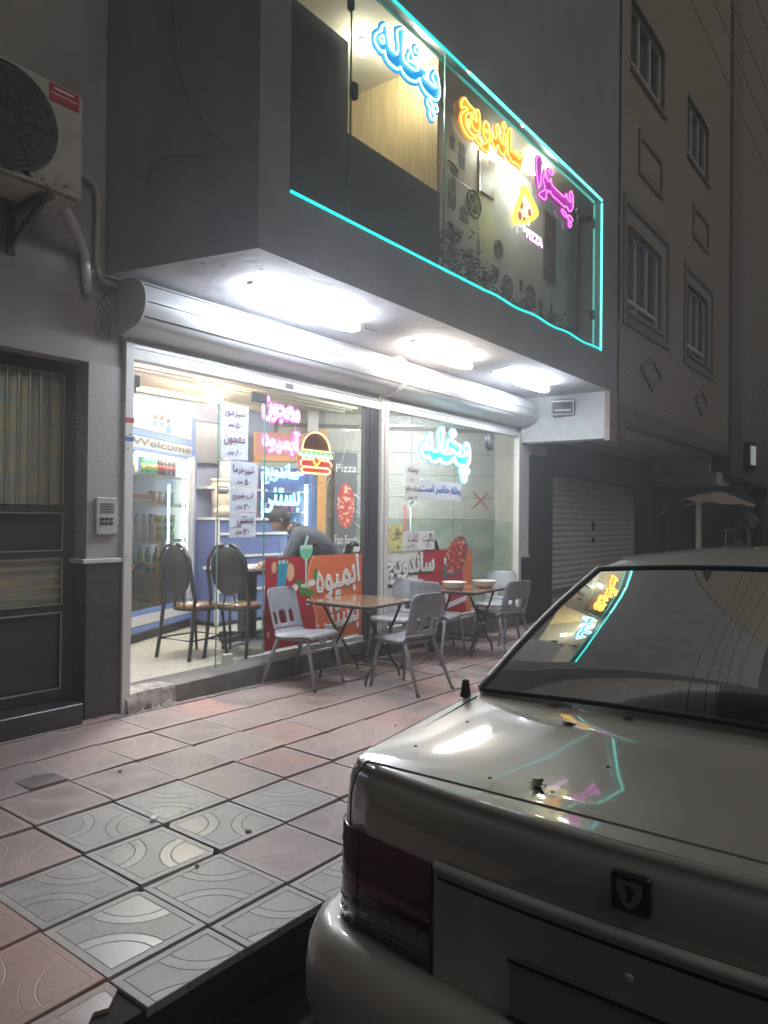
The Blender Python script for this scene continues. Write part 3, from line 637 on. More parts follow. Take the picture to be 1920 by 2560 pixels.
# outlines of the hand shaped neon lettering, in metres on the plane of the glass
TR = {'blue':[[(1.396,5.111),(1.336,5.054),(1.339,5.032),(1.276,4.976),(1.257,4.931),(1.266,4.9),(1.301,4.883),(1.342,4.876),(1.379,4.899),(1.389,4.868),(1.413,4.848),(1.455,4.837),(1.51,4.839),(1.553,4.846),(1.583,4.881),(1.609,4.859),(1.647,4.844),(1.704,4.842),(1.756,4.853),(1.809,4.874),(1.848,4.918),(1.869,4.88),(1.91,4.854),(1.965,4.845),(2.028,4.843),(2.099,4.856),(2.138,4.902),(2.148,4.958),(2.136,5.0),(2.121,5.052),(2.088,5.091),(2.036,5.03),(2.047,5.004),(2.086,4.984),(2.087,4.957),(2.005,4.957),(1.943,4.958),(1.902,4.961),(1.939,4.971),(1.945,5.02),(1.867,5.02),(1.8,5.017),(1.753,5.042),(1.72,5.074),(1.685,5.019),(1.68,4.975),(1.734,4.999),(1.8,5.002),(1.83,4.977),(1.768,4.952),(1.671,4.945),(1.626,4.956),(1.618,5.011),(1.62,5.086),(1.625,5.162),(1.625,5.199),(1.541,5.143),(1.542,5.081),(1.55,5.012),(1.541,4.957),(1.495,4.955),(1.447,4.959),(1.425,4.991),(1.412,5.048)],[(1.351,5.002),(1.314,4.961),(1.329,4.947),(1.364,4.948),(1.369,4.979)],[(1.994,4.816),(1.96,4.777),(2.002,4.746),(2.04,4.782)],[(2.079,4.816),(2.044,4.772),(2.08,4.75),(2.122,4.784)],[(2.03,4.743),(1.996,4.704),(2.032,4.666),(2.077,4.705)],[(1.804,5.159),(1.772,5.112),(1.805,5.099),(1.844,5.146)]],'orange':[[(2.542,5.081),(2.502,5.032),(2.499,5.0),(2.51,4.983),(2.554,5.01),(2.607,5.007),(2.57,4.979),(2.511,4.937),(2.49,4.878),(2.506,4.832),(2.558,4.793),(2.626,4.775),(2.695,4.785),(2.725,4.817),(2.671,4.825),(2.625,4.837),(2.587,4.867),(2.578,4.917),(2.585,4.955),(2.63,4.986),(2.668,4.999),(2.669,4.949),(2.677,4.914),(2.716,4.888),(2.778,4.887),(2.817,4.923),(2.823,5.013),(2.806,5.073),(2.778,5.086),(2.748,5.051),(2.752,5.017),(2.776,4.996),(2.773,4.975),(2.722,4.976),(2.687,4.984),(2.713,5.023),(2.72,5.058),(2.636,5.063),(2.568,5.085)],[(2.608,4.923),(2.639,4.913),(2.632,4.886),(2.643,4.86),(2.609,4.873)],[(2.755,4.846),(2.74,4.816),(2.78,4.797),(2.827,4.793),(2.85,4.83),(2.803,4.842)],[(2.927,5.043),(2.888,4.981),(2.889,4.922),(2.922,4.888),(2.971,4.88),(2.931,4.843),(2.851,4.791),(2.859,4.774),(2.948,4.778),(2.997,4.814),(3.003,4.91),(3.002,4.99),(2.985,5.035)],[(2.928,4.971),(2.921,4.952),(2.961,4.953),(2.973,4.97)],[(3.052,5.007),(3.04,4.946),(3.062,4.902),(3.096,4.875),(3.13,4.881),(3.168,4.925),(3.19,4.893),(3.234,4.873),(3.286,4.882),(3.325,4.927),(3.333,5.005),(3.323,5.064),(3.291,5.089),(3.257,5.037),(3.284,5.01),(3.284,4.977),(3.232,4.98),(3.196,5.032),(3.182,5.088),(3.156,5.112),(3.118,5.069),(3.14,5.029),(3.137,4.978),(3.103,4.964),(3.069,4.99)],[(3.285,5.191),(3.255,5.157),(3.29,5.13),(3.321,5.16),(3.307,5.188)],[(3.424,5.192),(3.361,5.144),(3.359,5.058),(3.369,4.957),(3.393,4.912),(3.457,4.886),(3.494,4.884),(3.522,4.907),(3.541,4.885),(3.578,4.904),(3.616,4.884),(3.663,4.924),(3.686,4.998),(3.675,5.051),(3.633,4.999),(3.614,4.966),(3.595,5.01),(3.557,4.999),(3.539,4.97),(3.51,5.014),(3.483,4.982),(3.437,4.98),(3.426,5.065),(3.434,5.153)]],'purple':[[(4.036,5.163),(3.996,5.111),(4.004,5.013),(4.029,4.921),(4.054,4.843),(4.1,4.896),(4.116,4.979),(4.144,5.067),(4.154,5.174),(4.094,5.191)],[(4.228,5.094),(4.193,5.029),(4.164,4.971),(4.195,4.931),(4.22,4.888),(4.161,4.846),(4.073,4.793),(4.079,4.77),(4.21,4.77),(4.246,4.819),(4.263,4.893),(4.318,4.892),(4.355,4.916),(4.393,4.887),(4.546,4.883),(4.731,4.877),(4.771,4.902),(4.84,4.876),(4.909,4.888),(4.963,4.962),(4.962,5.046),(4.94,5.094),(4.911,5.117),(4.857,5.053),(4.906,5.015),(4.893,4.983),(4.81,4.998),(4.769,5.038),(4.736,4.988),(4.61,4.981),(4.416,4.991),(4.372,5.017),(4.352,5.052),(4.316,5.002),(4.254,5.01),(4.217,5.043)],[(4.338,5.152),(4.302,5.112),(4.376,5.098),(4.426,5.133)],[(4.672,4.829),(4.646,4.793),(4.76,4.772),(4.78,4.806)],[(4.841,4.821),(4.815,4.784),(4.87,4.758),(4.953,4.791),(4.91,4.822)],[(4.87,4.747),(4.836,4.714),(4.878,4.695),(4.926,4.743)]],'slice':[[(3.728,4.721),(3.701,4.685),(3.686,4.63),(3.623,4.525),(3.562,4.407),(3.527,4.318),(3.574,4.328),(3.702,4.36),(3.833,4.433),(3.945,4.49),(4.03,4.554),(4.012,4.604),(3.919,4.658),(3.828,4.705),(3.766,4.733)],[(3.739,4.698),(3.828,4.671),(3.92,4.623),(3.99,4.541)],[(3.616,4.342),(3.622,4.3)],[(3.724,4.372),(3.736,4.283)],[(3.827,4.431),(3.834,4.378)],[(3.677,4.534)],[(3.865,4.519)],[(3.649,4.416)],[(3.75,4.411)]],'cyan':[[(3.951,2.347),(3.875,2.271),(3.868,2.234),(3.782,2.186),(3.769,2.137),(3.798,2.095),(3.849,2.07),(3.915,2.091),(3.952,2.045),(4.027,2.034),(4.111,2.048),(4.156,2.076),(4.196,2.041),(4.274,2.034),(4.353,2.043),(4.417,2.077),(4.465,2.11),(4.507,2.053),(4.574,2.032),(4.683,2.03),(4.777,2.049),(4.819,2.105),(4.822,2.194),(4.799,2.271),(4.755,2.303),(4.704,2.263),(4.697,2.219),(4.741,2.165),(4.622,2.143),(4.514,2.157),(4.588,2.18),(4.603,2.255),(4.511,2.273),(4.397,2.314),(4.317,2.282),(4.294,2.237),(4.279,2.194),(4.374,2.206),(4.456,2.183),(4.367,2.15),(4.24,2.149),(4.193,2.179),(4.199,2.271),(4.221,2.378),(4.212,2.436),(4.127,2.394),(4.113,2.347),(4.114,2.264),(4.116,2.181),(4.04,2.154),(3.98,2.178),(3.963,2.271)],[(3.868,2.218),(3.84,2.183),(3.869,2.161),(3.913,2.173),(3.898,2.2)],[(4.435,2.433),(4.379,2.389),(4.428,2.356),(4.493,2.392)],[(4.65,1.993),(4.6,1.968),(4.651,1.932),(4.701,1.965)],[(4.752,2.003),(4.71,1.97),(4.753,1.933),(4.805,1.967)],[(4.694,1.921),(4.643,1.888),(4.704,1.834),(4.754,1.889)]]}
def sm_(l, closed=True):
    o = []; n = len(l)
    for i in range(n if closed else n-1):
        p0, p1, p2, p3 = (Vector(l[(i-1) % n]), Vector(l[i]), Vector(l[(i+1) % n]), Vector(l[(i+2) % n]))
        if not closed: p0 = Vector(l[max(i-1, 0)]); p3 = Vector(l[min(i+2, n-1)])
        for t in (0, .34, .67): o.append(tuple(.5*((2*p1)+(p2-p0)*t+(2*p0-5*p1+4*p2-p3)*t*t+(3*p1-p0-3*p2+p3)*t**3)))
    if not closed: o.append(tuple(l[-1]))
    return o
def fillmesh(loops, y, name, m, ext=.003):
    cu = bpy.data.curves.new('outline', 'CURVE'); cu.dimensions = '2D'; cu.fill_mode = 'BOTH'; cu.extrude = ext
    for l in loops:
        sp = cu.splines.new('POLY'); sp.points.add(len(l)-1); sp.use_cyclic_u = True
        for i, p in enumerate(l): sp.points[i].co = (p[0], p[1], 0, 1)
    o = bpy.data.objects.new('outline', cu); COL.objects.link(o); me = evalmesh(o, name, m)
    for v in me.vertices: a, b, c = v.co; v.co = (a, y-c, b)
    return me
def addmesh(mb, me):
    n = len(mb.v); mb.v += [tuple(v.co) for v in me.vertices]
    for p in me.polygons: mb.face([n+i for i in p.vertices])
def traced(name, label, key, y, tube, panel, r, pad, fill=(0,)):
    LS = [[(p[0], p[1]) for p in l] for l in TR[key]]; xs = [p[0] for p in LS[0]]; cx = sum(xs)/len(xs); cz = sum(p[1] for p in LS[0])/len(LS[0])
    LS = [sm_([(a-cx, b-cz) for a, b in l]) for l in LS]; p = thing(name, label, 'neon sign', (cx, y, cz))
    for l in LS: MB().tube([(a, -.014, b) for a, b in l], r, 6, True).build('tube_lettering', M[tube], p)
    mb = MB()
    for l in LS:
        addmesh(mb, fillmesh([l], .003, 'backing', M[panel])); k = len(mb.v); mb.tube([(a, .003, b) for a, b in l], pad, 8, True)
        for i in range(k, len(mb.v)): v = mb.v[i]; mb.v[i] = (v[0], .003+(v[1]-.003)*.12, v[2])
    mb.build('backing', M[panel], p); return p
# ------------------------------------------------ posters at the bottom of the windows (flat decals)
def poly(m, pts, y, T=None): m.quad(*[(x, y, z) for x, z in pts])
M['dred'] = mat('poster_red', (.42, .02, .03), .4); M['dorange'] = mat('poster_orange', (.70, .17, .06), .4); M['dwhite'] = mat('poster_white', (.80, .79, .80), .4)
M['dblue'] = mat('poster_blue', (.03, .32, .50), .4); M['dgreen'] = mat('poster_green', (.18, .60, .36), .4); M['dlight'] = mat('poster_light_orange', (.85, .42, .18), .4)
M['dgrey'] = mat('poster_grey', (.12, .12, .13), .4); M['dteal'] = mat('poster_mint', (.50, .75, .65), .4); M['dleaf'] = mat('poster_leaf', (.06, .25, .04), .4); M['dpeach'] = mat('poster_peach', (.75, .50, .25), .4)
pl_ = thing('juice_poster', 'red and orange juice poster with blue cup and green cocktail at the window bottom', 'poster', (1.40, .016, .245))
def pb(name, mt, pts, k, par, ox=1.40, oz=.245):
    m = MB()
    for P_ in (pts if isinstance(pts[0], list) else [pts]): m.quad(*[(x-ox, -.0008*k, z-oz) for x, z in P_])
    return m.build(name, mt, par)
pb('red_field', M['dred'], [(1.395, .245), (2.15, .245), (2.15, 1.035), (1.395, 1.035)], 0, pl_)
W_ = [(2.15-.16+.16*abs(sin(t_*1.1+.5))*0+.06*sin(6*t_), 0) for t_ in [0]]
wave = [(2.72, .245)]+[(1.93+.09*sin(t_*5.2+.6)+.10*t_, .245+.79*t_) for t_ in [i/14 for i in range(15)]]+[(2.72, 1.035)]
pb('orange_field', M['dorange'], wave, 1, pl_)
pb('wave_edge', M['dlight'], [[(1.93+.09*sin(t_*5.2+.6)+.10*t_, .245+.79*t_), (1.93+.09*sin((t_+.0715)*5.2+.6)+.10*(t_+.0715), .245+.79*(t_+.0715)), (1.95+.09*sin((t_+.0715)*5.2+.6)+.10*(t_+.0715), .245+.79*(t_+.0715)), (1.95+.09*sin(t_*5.2+.6)+.10*t_, .245+.79*t_)] for t_ in [i/14 for i in range(14)]], 2, pl_)
def circ(cx, cz, rx, rz_, n=20, a0=0, a1=2*pi): return [(cx+rx*cos(a0+(a1-a0)*i/n), cz+rz_*sin(a0+(a1-a0)*i/n)) for i in range(n)]
pb('bubble', M['dpeach'], [circ(1.47, .62, .035, .045), circ(1.44, .38, .02, .03), circ(1.60, .42, .03, .03), circ(1.50, .95, .03, .05), circ(1.70, .90, .05, .08)], 2, pl_)
pb('blue_cup', M['dblue'], [[(1.53, .62), (1.60, .62), (1.675, .98), (1.545, .98)]], 3, pl_)
pb('cup_rim', M['dteal'], [[(1.545, .98), (1.675, .98), (1.668, 1.01), (1.552, 1.01)]], 3, pl_)
pb('straw', M['dgrey'], [[(1.58, .98), (1.59, .98), (1.55, 1.18), (1.54, 1.18)], [(1.63, .98), (1.645, .98), (1.72, 1.17), (1.705, 1.17)]], 4, pl_)
pb('cocktail', M['dgreen'], [circ(1.90, 1.10, .085, .10, 16, pi, 2*pi)+[(1.985, 1.10), (1.815, 1.10)]], 4, pl_)
pb('cocktail_glass', M['dteal'], [[(1.815, 1.10), (1.985, 1.10), (1.98, 1.135), (1.82, 1.135)], [(1.892, .78), (1.908, .78), (1.915, 1.01), (1.885, 1.01)], circ(1.90, .77, .075, .022), [(1.87, 1.135), (1.90, 1.135), (1.935, 1.21), (1.90, 1.23)]], 5, pl_)
pb('mint_leaf', M['dleaf'], [circ(1.80, .80, .05, .03), circ(2.03, .86, .03, .06), circ(1.86, .72, .05, .03), circ(1.95, .70, .06, .035)], 5, pl_)
for c_ in (circ(1.76, .76, .04, .03), circ(1.98, .79, .05, .03), circ(1.80, .33, .05, .045), circ(1.93, .62, .03, .03)): pb('splash', M['dwhite'], [c_], 6, pl_)
text('آبمیوه', (2.03-1.40, 2.69-1.40, .64-.245, 1.06-.245), -.0075, M['dwhite'], pl_, bold=.011, rot=.13)
text('بستنی', (2.05-1.40, 2.66-1.40, .26-.245, .55-.245), -.0075, M['dwhite'], pl_, bold=.011, rot=.13)
pr_ = thing('sandwich_poster', 'white and red sandwich poster with round pizza cut out in the right window', 'poster', (3.09, .016, .25))
def pc(name, mt, pts, k): return pb(name, mt, pts, k, pr_, 3.09, .25)
pc('white_field', M['dwhite'], [(3.092, .26), (3.86, .26), (3.86, 1.03), (3.092, 1.03)], 0)
pc('red_field', M['dred'], [[(3.70, .26), (4.75, .26), (4.60, 1.02), (3.70, 1.03)]], 1); pc('orange_field', M['dorange'], [[(4.75, .26), (4.86, .26), (4.88, 1.01), (4.60, 1.02)]], 2)
pc('white_stripe', M['dwhite'], [[(3.86, .26), (4.10, .26), (4.0, .42), (3.80, .50)], [(4.30, .34), (4.75, .40), (4.74, .46), (4.28, .40)], [(4.28, .4), (4.35, .4), (4.30, .60), (4.22, .60)]], 3)
pc('pizza_pan', M['dgrey'], [[(4.50+.27*cos(a)*.92+.10*sin(a), .945+.235*sin(a)) for a in [2*pi*i/30 for i in range(30)]]], 4)
M['pizzatop'] = mat('pizza_topping', (.42, .04, .03), .5, sc=24, col2=(.78, .55, .36), thr=(.52, .62), det=6)
pc('pizza', M['pizzatop'], [[(4.48+.25*cos(a)*.92+.10*sin(a), .955+.215*sin(a)) for a in [2*pi*i/30 for i in range(30)]]], 5)
pc('salami', M['dred'], [circ(4.36+.13*(k % 3)+.03*(k//3), .84+.10*(k//3), .042, .036, 12) for k in range(9)], 6)
pc('cola_bottle', M['dgrey'], [[(4.20, .70), (4.30, .70), (4.30, .80), (4.27, .86), (4.23, .86), (4.20, .80)]], 6); pc('bottle_cap', M['dteal'], [[(4.235, .86), (4.265, .86), (4.285, .93), (4.225, .93)]], 6)
text('ساندویچ', (3.10-3.09, 4.02-3.09, .69-.25, 1.0-.25), -.006, M['dgrey'], pr_, bold=.026)
text('ساندویچ', (3.11-3.09, 4.01-3.09, .70-.25, 1.0-.25), -.010, M['dwhite'], pr_, bold=.012)
text('پیتزا', (3.3-3.09, 4.05-3.09, .34-.25, .60-.25), -.006, M['dgrey'], pr_, bold=.012)
# ------------------------------------------------ neon lettering in the shop windows
def neon(name, label, t, box, y, tube, panel, r=.007, off=.03, pad=.05, rot=0, solid=False, mirror=False):
    x0, x1, z0, z1 = box; p = thing(name, label, 'neon sign', ((x0+x1)/2, y, (z0+z1)/2)); cx, cz = (x0+x1)/2, (z0+z1)/2
    bx = (x0-cx, x1-cx, z0-cz, z1-cz)
    if solid: text(t, bx, -.006, M[tube], p, 'tube_lettering', off=off, ext=.006)
    else: text(t, bx, -.010, M[tube], p, 'tube_lettering', r=r, off=off)
    if panel: text(t, bx, .002, M[panel], p, 'backing', off=off+pad, ref=off, ext=.003)
    p.rotation_euler = (0, -rot, 0); return p
neon('neon_sign', 'pink glowing neon word at the top of the fixed shop pane', 'معجون', (1.375, 1.83, 2.19, 2.40), .05, 'npink', 'ppink', off=.035, solid=True, pad=.055, rot=-.10)
neon('neon_sign', 'pink glowing neon word left of the burger sign', 'آبمیوه', (1.375, 1.83, 1.93, 2.16), .05, 'npink', 'ppink', off=.035, solid=True, pad=.055, rot=-.06)
neon('neon_sign', 'pale blue neon word below the pink ones in the fixed pane', 'ساندویچ', (1.37, 1.82, 1.66, 1.86), .05, 'nblue2', None, off=.02, solid=True, rot=-.04)
neon('neon_sign', 'lowest pale blue neon word above the seated man', 'بستنی', (1.37, 1.84, 1.42, 1.64), .05, 'nblue2', None, off=.02, solid=True, rot=.0)
traced('neon_sign', 'big cyan outlined neon word in the right window', 'cyan', .045, 'nblue', 'pcyan', .020, .030)
# burger sign
bs = thing('burger_sign', 'burger shaped neon sign in the fixed pane', 'neon sign', (2.05, .05, 1.97))
def nt(name, mt, pts, r=.008, closed=False): MB().tube([(x, -.012, z) for x, z in pts], r, 8, closed).build(name, M[mt], bs)
def fl(name, mt, pts, k=1): 
    m = MB(); m.prism([(x, z) for x, z in pts], 'y', -.002*k, .006); m.build(name, mt, bs)
M['bunpanel'] = mat('bun_panel', (.20, .06, .04), .4, emis=(.22, .06, .04), es=.12); M['pgreen'] = mat('green_acrylic', (.15, .5, .2), .4, emis=(.15, .5, .2), es=.5); M['pred'] = mat('red_acrylic', (.5, .06, .05), .4, emis=(.5, .06, .05), es=.5)
fl('bun_panel', M['bunpanel'], [(-.215, .03)]+[(.205*cos(a), .03+.185*sin(a)) for a in [pi-pi*i/16 for i in range(17)]]+[(.215, .03)])
fl('lettuce_panel', M['pgreen'], [(-.22, .03), (.22, .03), (.22, -.035), (-.22, -.035)]); fl('meat_panel', M['pred'], [(-.23, -.035), (.23, -.035), (.23, -.185), (-.21, -.185)], 1)
nt('bun_tube', 'nwarm', [(.19*cos(a), .03+.17*sin(a)) for a in [2*pi*i/40 for i in range(21)]]+[(-.19, .028), (0, .028)], .008, True)
nt('lettuce_tube', 'ngreen', [(-.22+.44*i/36, .005-.035*sin(i/36*pi)*0-.026+.022*sin(i*1.15)) for i in range(37)])
nt('cheese_tube', 'nyellow', [(-.06, -.03), (-.03, -.075), (0, -.105), (.02, -.10), (.05, -.06), (.07, -.03)])
nt('patty_tube', 'nred', [(-.20, -.12), (-.21, -.085), (-.19, -.06), (-.05, -.055)]); nt('patty_tube', 'nred', [(.08, -.055), (.18, -.06), (.21, -.085), (.215, -.11)])
nt('lower_bun_tube', 'nwarm', [(-.17, -.125), (.16, -.125), (.195, -.14), (.195, -.165), (.16, -.18), (-.17, -.18), (-.195, -.165), (-.195, -.14)], .009, True)
m = MB(); m.tube([(2.28, .04, 1.83), (2.42, .04, 1.92), (2.48, .04, 2.08), (2.60, .04, 2.20), (2.70, .04, 2.30)], .003, 5); m.tube([(1.9, .05, 1.80), (1.95, .06, 1.70), (2.08, .06, 1.66), (2.22, .05, 1.70), (2.28, .05, 1.80)], .003, 5); m.tube([(1.78, .05, 2.2), (1.80, .05, 1.9), (1.84, .05, 1.75)], .002, 5)
m.build('sign_cable', M['whitepaint'], label='thin white cable hanging beside the burger sign', cat='cable')
# ------------------------------------------------ upper window of the bay
up_ = thing('upper_window', 'wide upper shop window outlined in turquoise neon', 'window', (X0, F, Z0))
def ub(name, mt, *bs, tube=None):
    return [MB().box(b[0]-X0, b[1]-X0, b[2]-F, b[3]-F, b[4]-Z0, b[5]-Z0).build(name, mt, up_) for b in bs]
m = MB()
def glassq(x0, x1):
    m = MB(); m.quad((x0-X0, .045, 0), (x1-X0, .045, 0), (x1-X0, .045, Z1-Z0), (x0-X0, .045, Z1-Z0)); m.build('glass_pane', M['upglass'], up_)
glassq(X0, 1.03); glassq(1.036, 2.282); glassq(2.288, X1)
ub('pane_joint', M['glassedge'], (1.030, 1.036, F+.04, F+.052, Z0, Z1), (2.282, 2.288, F+.04, F+.052, Z0, Z1))
ub('clip', M['black'], (1.036, 1.085, F+.02, F+.06, 4.40, 4.51), (1.0, 1.036, F+.02, F+.06, 5.02, 5.10), (5.16, 5.215, F+.03, F+.06, 4.98, 5.02), (5.20, 5.235, F+.03, F+.06, 4.36, 4.44), (5.64, 5.72, F+.03, F+.06, 4.96, 5.06), (5.64, 5.72, F+.03, F+.06, 3.84, 3.94))
ub('door_edge', M['black'], (5.20, 5.206, F+.05, F+.056, 3.62, 5.0), (5.206, 5.66, F+.05, F+.054, 4.995, 5.003), (5.206, 5.66, F+.05, F+.054, 3.885, 3.893))
m = MB()
def seg_(a, b, w=.0): m.tube([(a[0]-X0, a[1]-F, a[2]-Z0), (b[0]-X0, b[1]-F, b[2]-Z0)], .0105, 8)
seg_((X0+.01, F-.004, Z0+.012), (2.9, F-.004, Z0+.018)); m.build('neon_edge', M['teal'], up_)
m = MB(); m.tube([((2.9+(X1-2.9)*i/24)-X0, -.004, .016+.010*sin(i*.9)) for i in range(25)], .0105, 8); m.build('neon_edge', M['teal'], up_)
m = MB(); m.tube([(X0+.01-X0, -.004, Z1-Z0-.012), (2.55-X0, -.004, Z1-Z0-.012)], .0105, 8); m.build('neon_edge', M['teal'], up_)
m = MB(); m.tube([(2.60-X0, -.004, Z1-Z0-.012), (X1-X0-.01, -.004, Z1-Z0-.012)], .0125, 8); m.build('neon_edge', M['tealhot'], up_)
m = MB(); m.tube([(X1-X0-.012, -.004, .012), (X1-X0-.012, -.004, Z1-Z0-.05)], .0125, 8); m.build('neon_edge', M['tealhot'], up_)
ub('red_wire_nut', M['nred'], (2.555, 2.595, F-.01, F+.0, Z1-.022, Z1-.008), (3.62, 3.66, F-.012, F-.002, Z1-.05, Z1-.03))
# the sign box behind the glass
ub('dark_board', M['darkboard'], (X0, 1.03, F+.07, F+.09, Z0, 4.805), (1.04, 2.26, F+.07, F+.09, Z0, 4.155))
ub('board_seam', M['darkalu'], (X0, 1.03, F+.066, F+.0702, 4.18, 4.184), (.74, 1.02, F+.066, F+.0702, 3.90, 3.906))
ub('ceiling', M['beige'], (X0-.05, X1+.3, F+.091, .29, Z1-.03, Z1+.05)); ub('floor', M['darkboard'], (X0-.05, X1+.3, F+.091, .29, Z0-.05, Z0-.002))
ub('room_wall', M['beige'], (X0-.05, 2.28, .20, .29, Z0, Z1-.03)); ub('room_wall', M['beige'], (X0-.05, X0-.01, F+.09, .20, Z0, Z1-.03))
# wooden partition built of vertical planks
wp = 9
for k in range(wp):
    a = F+.10+k*.145; ub('wood_plank', M['wood'], (2.262, 2.286, a, a+.142, Z0, Z1-.031+(-.0*k)))
# wallpaper wall with printed food icons
WY = -.75
ub('wallpaper_wall', M['wallpaper'], (2.29, 6.2, WY, WY+.05, Z0, Z1-.031))
ub('wall_strip', M['darkalu'], (2.29, 3.60, WY-.004, WY-.0002, 4.725, 4.733)); ub('wall_strip', M['whitepaper'], (3.62, 3.63, WY-.004, WY-.0002, Z0, Z1-.04))
ic_ = 'printed_icon'
def icon(kind, x, z, s):
    m = MB(); X = lambda a: x-X0+a*s; Zz = lambda b: z-Z0+b*s; yy = WY-F-.003
    def q(pts): m.quad(*[(X(a), yy, Zz(b)) for a, b in pts])
    if kind == 'fries':
        q([(-.3, -.6), (.3, -.6), (.4, .2), (-.4, .2)])
        for k in range(5): q([(-.32+.14*k, .24), (-.24+.14*k, .24), (-.30+.17*k, .8+.1*(k % 2)), (-.40+.17*k, .8+.1*(k % 2))])
    elif kind == 'slice':
        q([(-.5, .3), (.5, .0), (.0, -.7)]); m.tube([(X(-.6+.12*k), yy, Zz(.42+.12*sin(k*.35)-.03*k)) for k in range(10)], .06*s, 4)
    elif kind == 'pizza':
        m.tube([(X(.62*cos(a)), yy, Zz(.62*sin(a))) for a in [2*pi*i/26 for i in range(26)]], .05*s, 4, True)
        for k in range(8):
            a = k*pi/4; m.tube([(X(.1*cos(a)), yy, Zz(.1*sin(a))), (X(.5*cos(a)), yy, Zz(.5*sin(a)))], .03*s, 4); q([(.36*cos(a+.4)+.09*cos(b), .36*sin(a+.4)+.09*sin(b)) for b in (0, 1, 2, 3, 4, 5)])
    elif kind == 'burger':
        q([(.6*cos(a), .1+.5*sin(a)) for a in [pi*i/10 for i in range(11)]]); q([(-.62, -.02), (.62, -.02), (.62, .04), (-.62, .04)]); q([(-.6, -.2), (.6, -.2), (.6, -.08), (-.6, -.08)]); q([(-.6, -.5), (.6, -.5), (.6, -.26), (-.6, -.26)])
    elif kind == 'cup': q([(-.3, -.6), (.3, -.6), (.4, .5), (-.4, .5)]); q([(.0, .5), (.06, .5), (.12, .9), (.06, .9)])
    elif kind == 'dog': m.tube([(X(-.6), yy, Zz(.1)), (X(0), yy, Zz(-.02)), (X(.6), yy, Zz(.12))], .13*s, 5); m.tube([(X(-.5), yy, Zz(-.2)), (X(.5), yy, Zz(-.2))], .09*s, 5)
    elif kind == 'bottle': q([(-.2, -.7), (.2, -.7), (.2, .2), (.08, .4), (.08, .7), (-.08, .7), (-.08, .4), (-.2, .2)])
    m.build(ic_, M['iconink'], up_)
for k, a, b, c in (('cup', 3.10, 5.06, .12), ('fries', 3.28, 4.97, .17), ('slice', 3.13, 4.78, .17), ('fries', 3.10, 4.52, .19), ('pizza', 3.52, 4.60, .22), ('burger', 3.33, 4.42, .14), ('dog', 3.18, 4.22, .19), ('bottle', 3.62, 4.22, .17), ('pizza', 4.06, 4.30, .15), ('pizza', 4.27, 3.95, .19), ('cup', 4.60, 4.05, .12), ('burger', 4.85, 3.98, .23), ('cup', 5.12, 3.92, .15), ('bottle', 5.42, 3.98, .17), ('slice', 4.0, 4.02, .15), ('dog', 4.62, 3.78, .17), ('pizza', 3.12, 3.95, .16), ('fries', 3.5, 3.9, .15), ('burger', 5.6, 3.85, .14)): icon(k, a, b, c)
ub('framed_print', mat('dim_poster', (.16, .12, .10), .5, nz=.5, sc=14), (3.62, 3.92, WY-.02, WY-.001, 4.78, 5.16), (5.17, 5.50, WY-.02, WY-.001, 4.30, 5.10))
ub('print_frame', M['alu'], (3.60, 3.62, WY-.022, WY-.001, 4.76, 5.19), (3.62, 3.94, WY-.022, WY-.001, 5.16, 5.18))
# leafy shapes added behind the glass to imitate dark tree reflections
M['reflleaf'] = mat('reflected_leaf', (.10, .115, .095), .6, nz=.3, sc=9)
wh_ = ('beside the wooden partition', 'left of the framed print', 'under the framed print', 'right of the framed print', 'under the pizza slice sign', 'under the small lettering', 'right of the small lettering', 'under the burger drawing', 'left of the long dark print', 'under the long dark print', 'beside the turquoise right edge')
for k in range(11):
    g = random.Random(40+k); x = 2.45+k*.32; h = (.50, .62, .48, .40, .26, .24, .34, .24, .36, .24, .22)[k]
    pt_ = thing('reflection_plant', 'dim %s plant shape imitating a tree reflection, %s' % (('bushy', 'tall', 'low', 'wide')[k % 4], wh_[k]), 'plant', (x, F+.27, Z0-.002), 0, 'plant shapes imitating tree reflections in the upper window')
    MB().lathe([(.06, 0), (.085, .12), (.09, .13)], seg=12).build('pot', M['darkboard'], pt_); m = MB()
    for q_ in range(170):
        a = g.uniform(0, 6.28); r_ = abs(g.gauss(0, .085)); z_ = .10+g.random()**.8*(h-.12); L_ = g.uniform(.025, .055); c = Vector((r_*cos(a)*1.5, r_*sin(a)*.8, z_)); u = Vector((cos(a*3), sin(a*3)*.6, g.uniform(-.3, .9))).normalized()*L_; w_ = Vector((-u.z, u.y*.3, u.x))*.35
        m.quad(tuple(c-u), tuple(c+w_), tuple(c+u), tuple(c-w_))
    m.build('foliage', M['reflleaf'], pt_)
# upper lamps
for (x, y, lb) in ((3.72, -.86, 'bright lamp above the framed print behind the orange neon word'), (1.66, -.76, 'bright bulb in the left part of the upper window'), (1.98, -1.02, 'dazzling lamp behind the blue neon word'), (4.40, -1.0, 'dazzling lamp at the top edge behind the purple neon word')):
    L_ = thing('ceiling_lamp', lb, 'lamp', (x, y, Z1-.03)); r = .045 if x < 1.8 else .030 if x == 3.72 else .085
    MB().lathe([(.03, 0), (.03, -.03)], seg=12).build('socket', M['whitepaint'], L_); MB().lathe([(.015, -.03), (r, -.07), (r, -.11), (.01, -.15)], seg=14).build('bulb', M['upbulb'], L_)
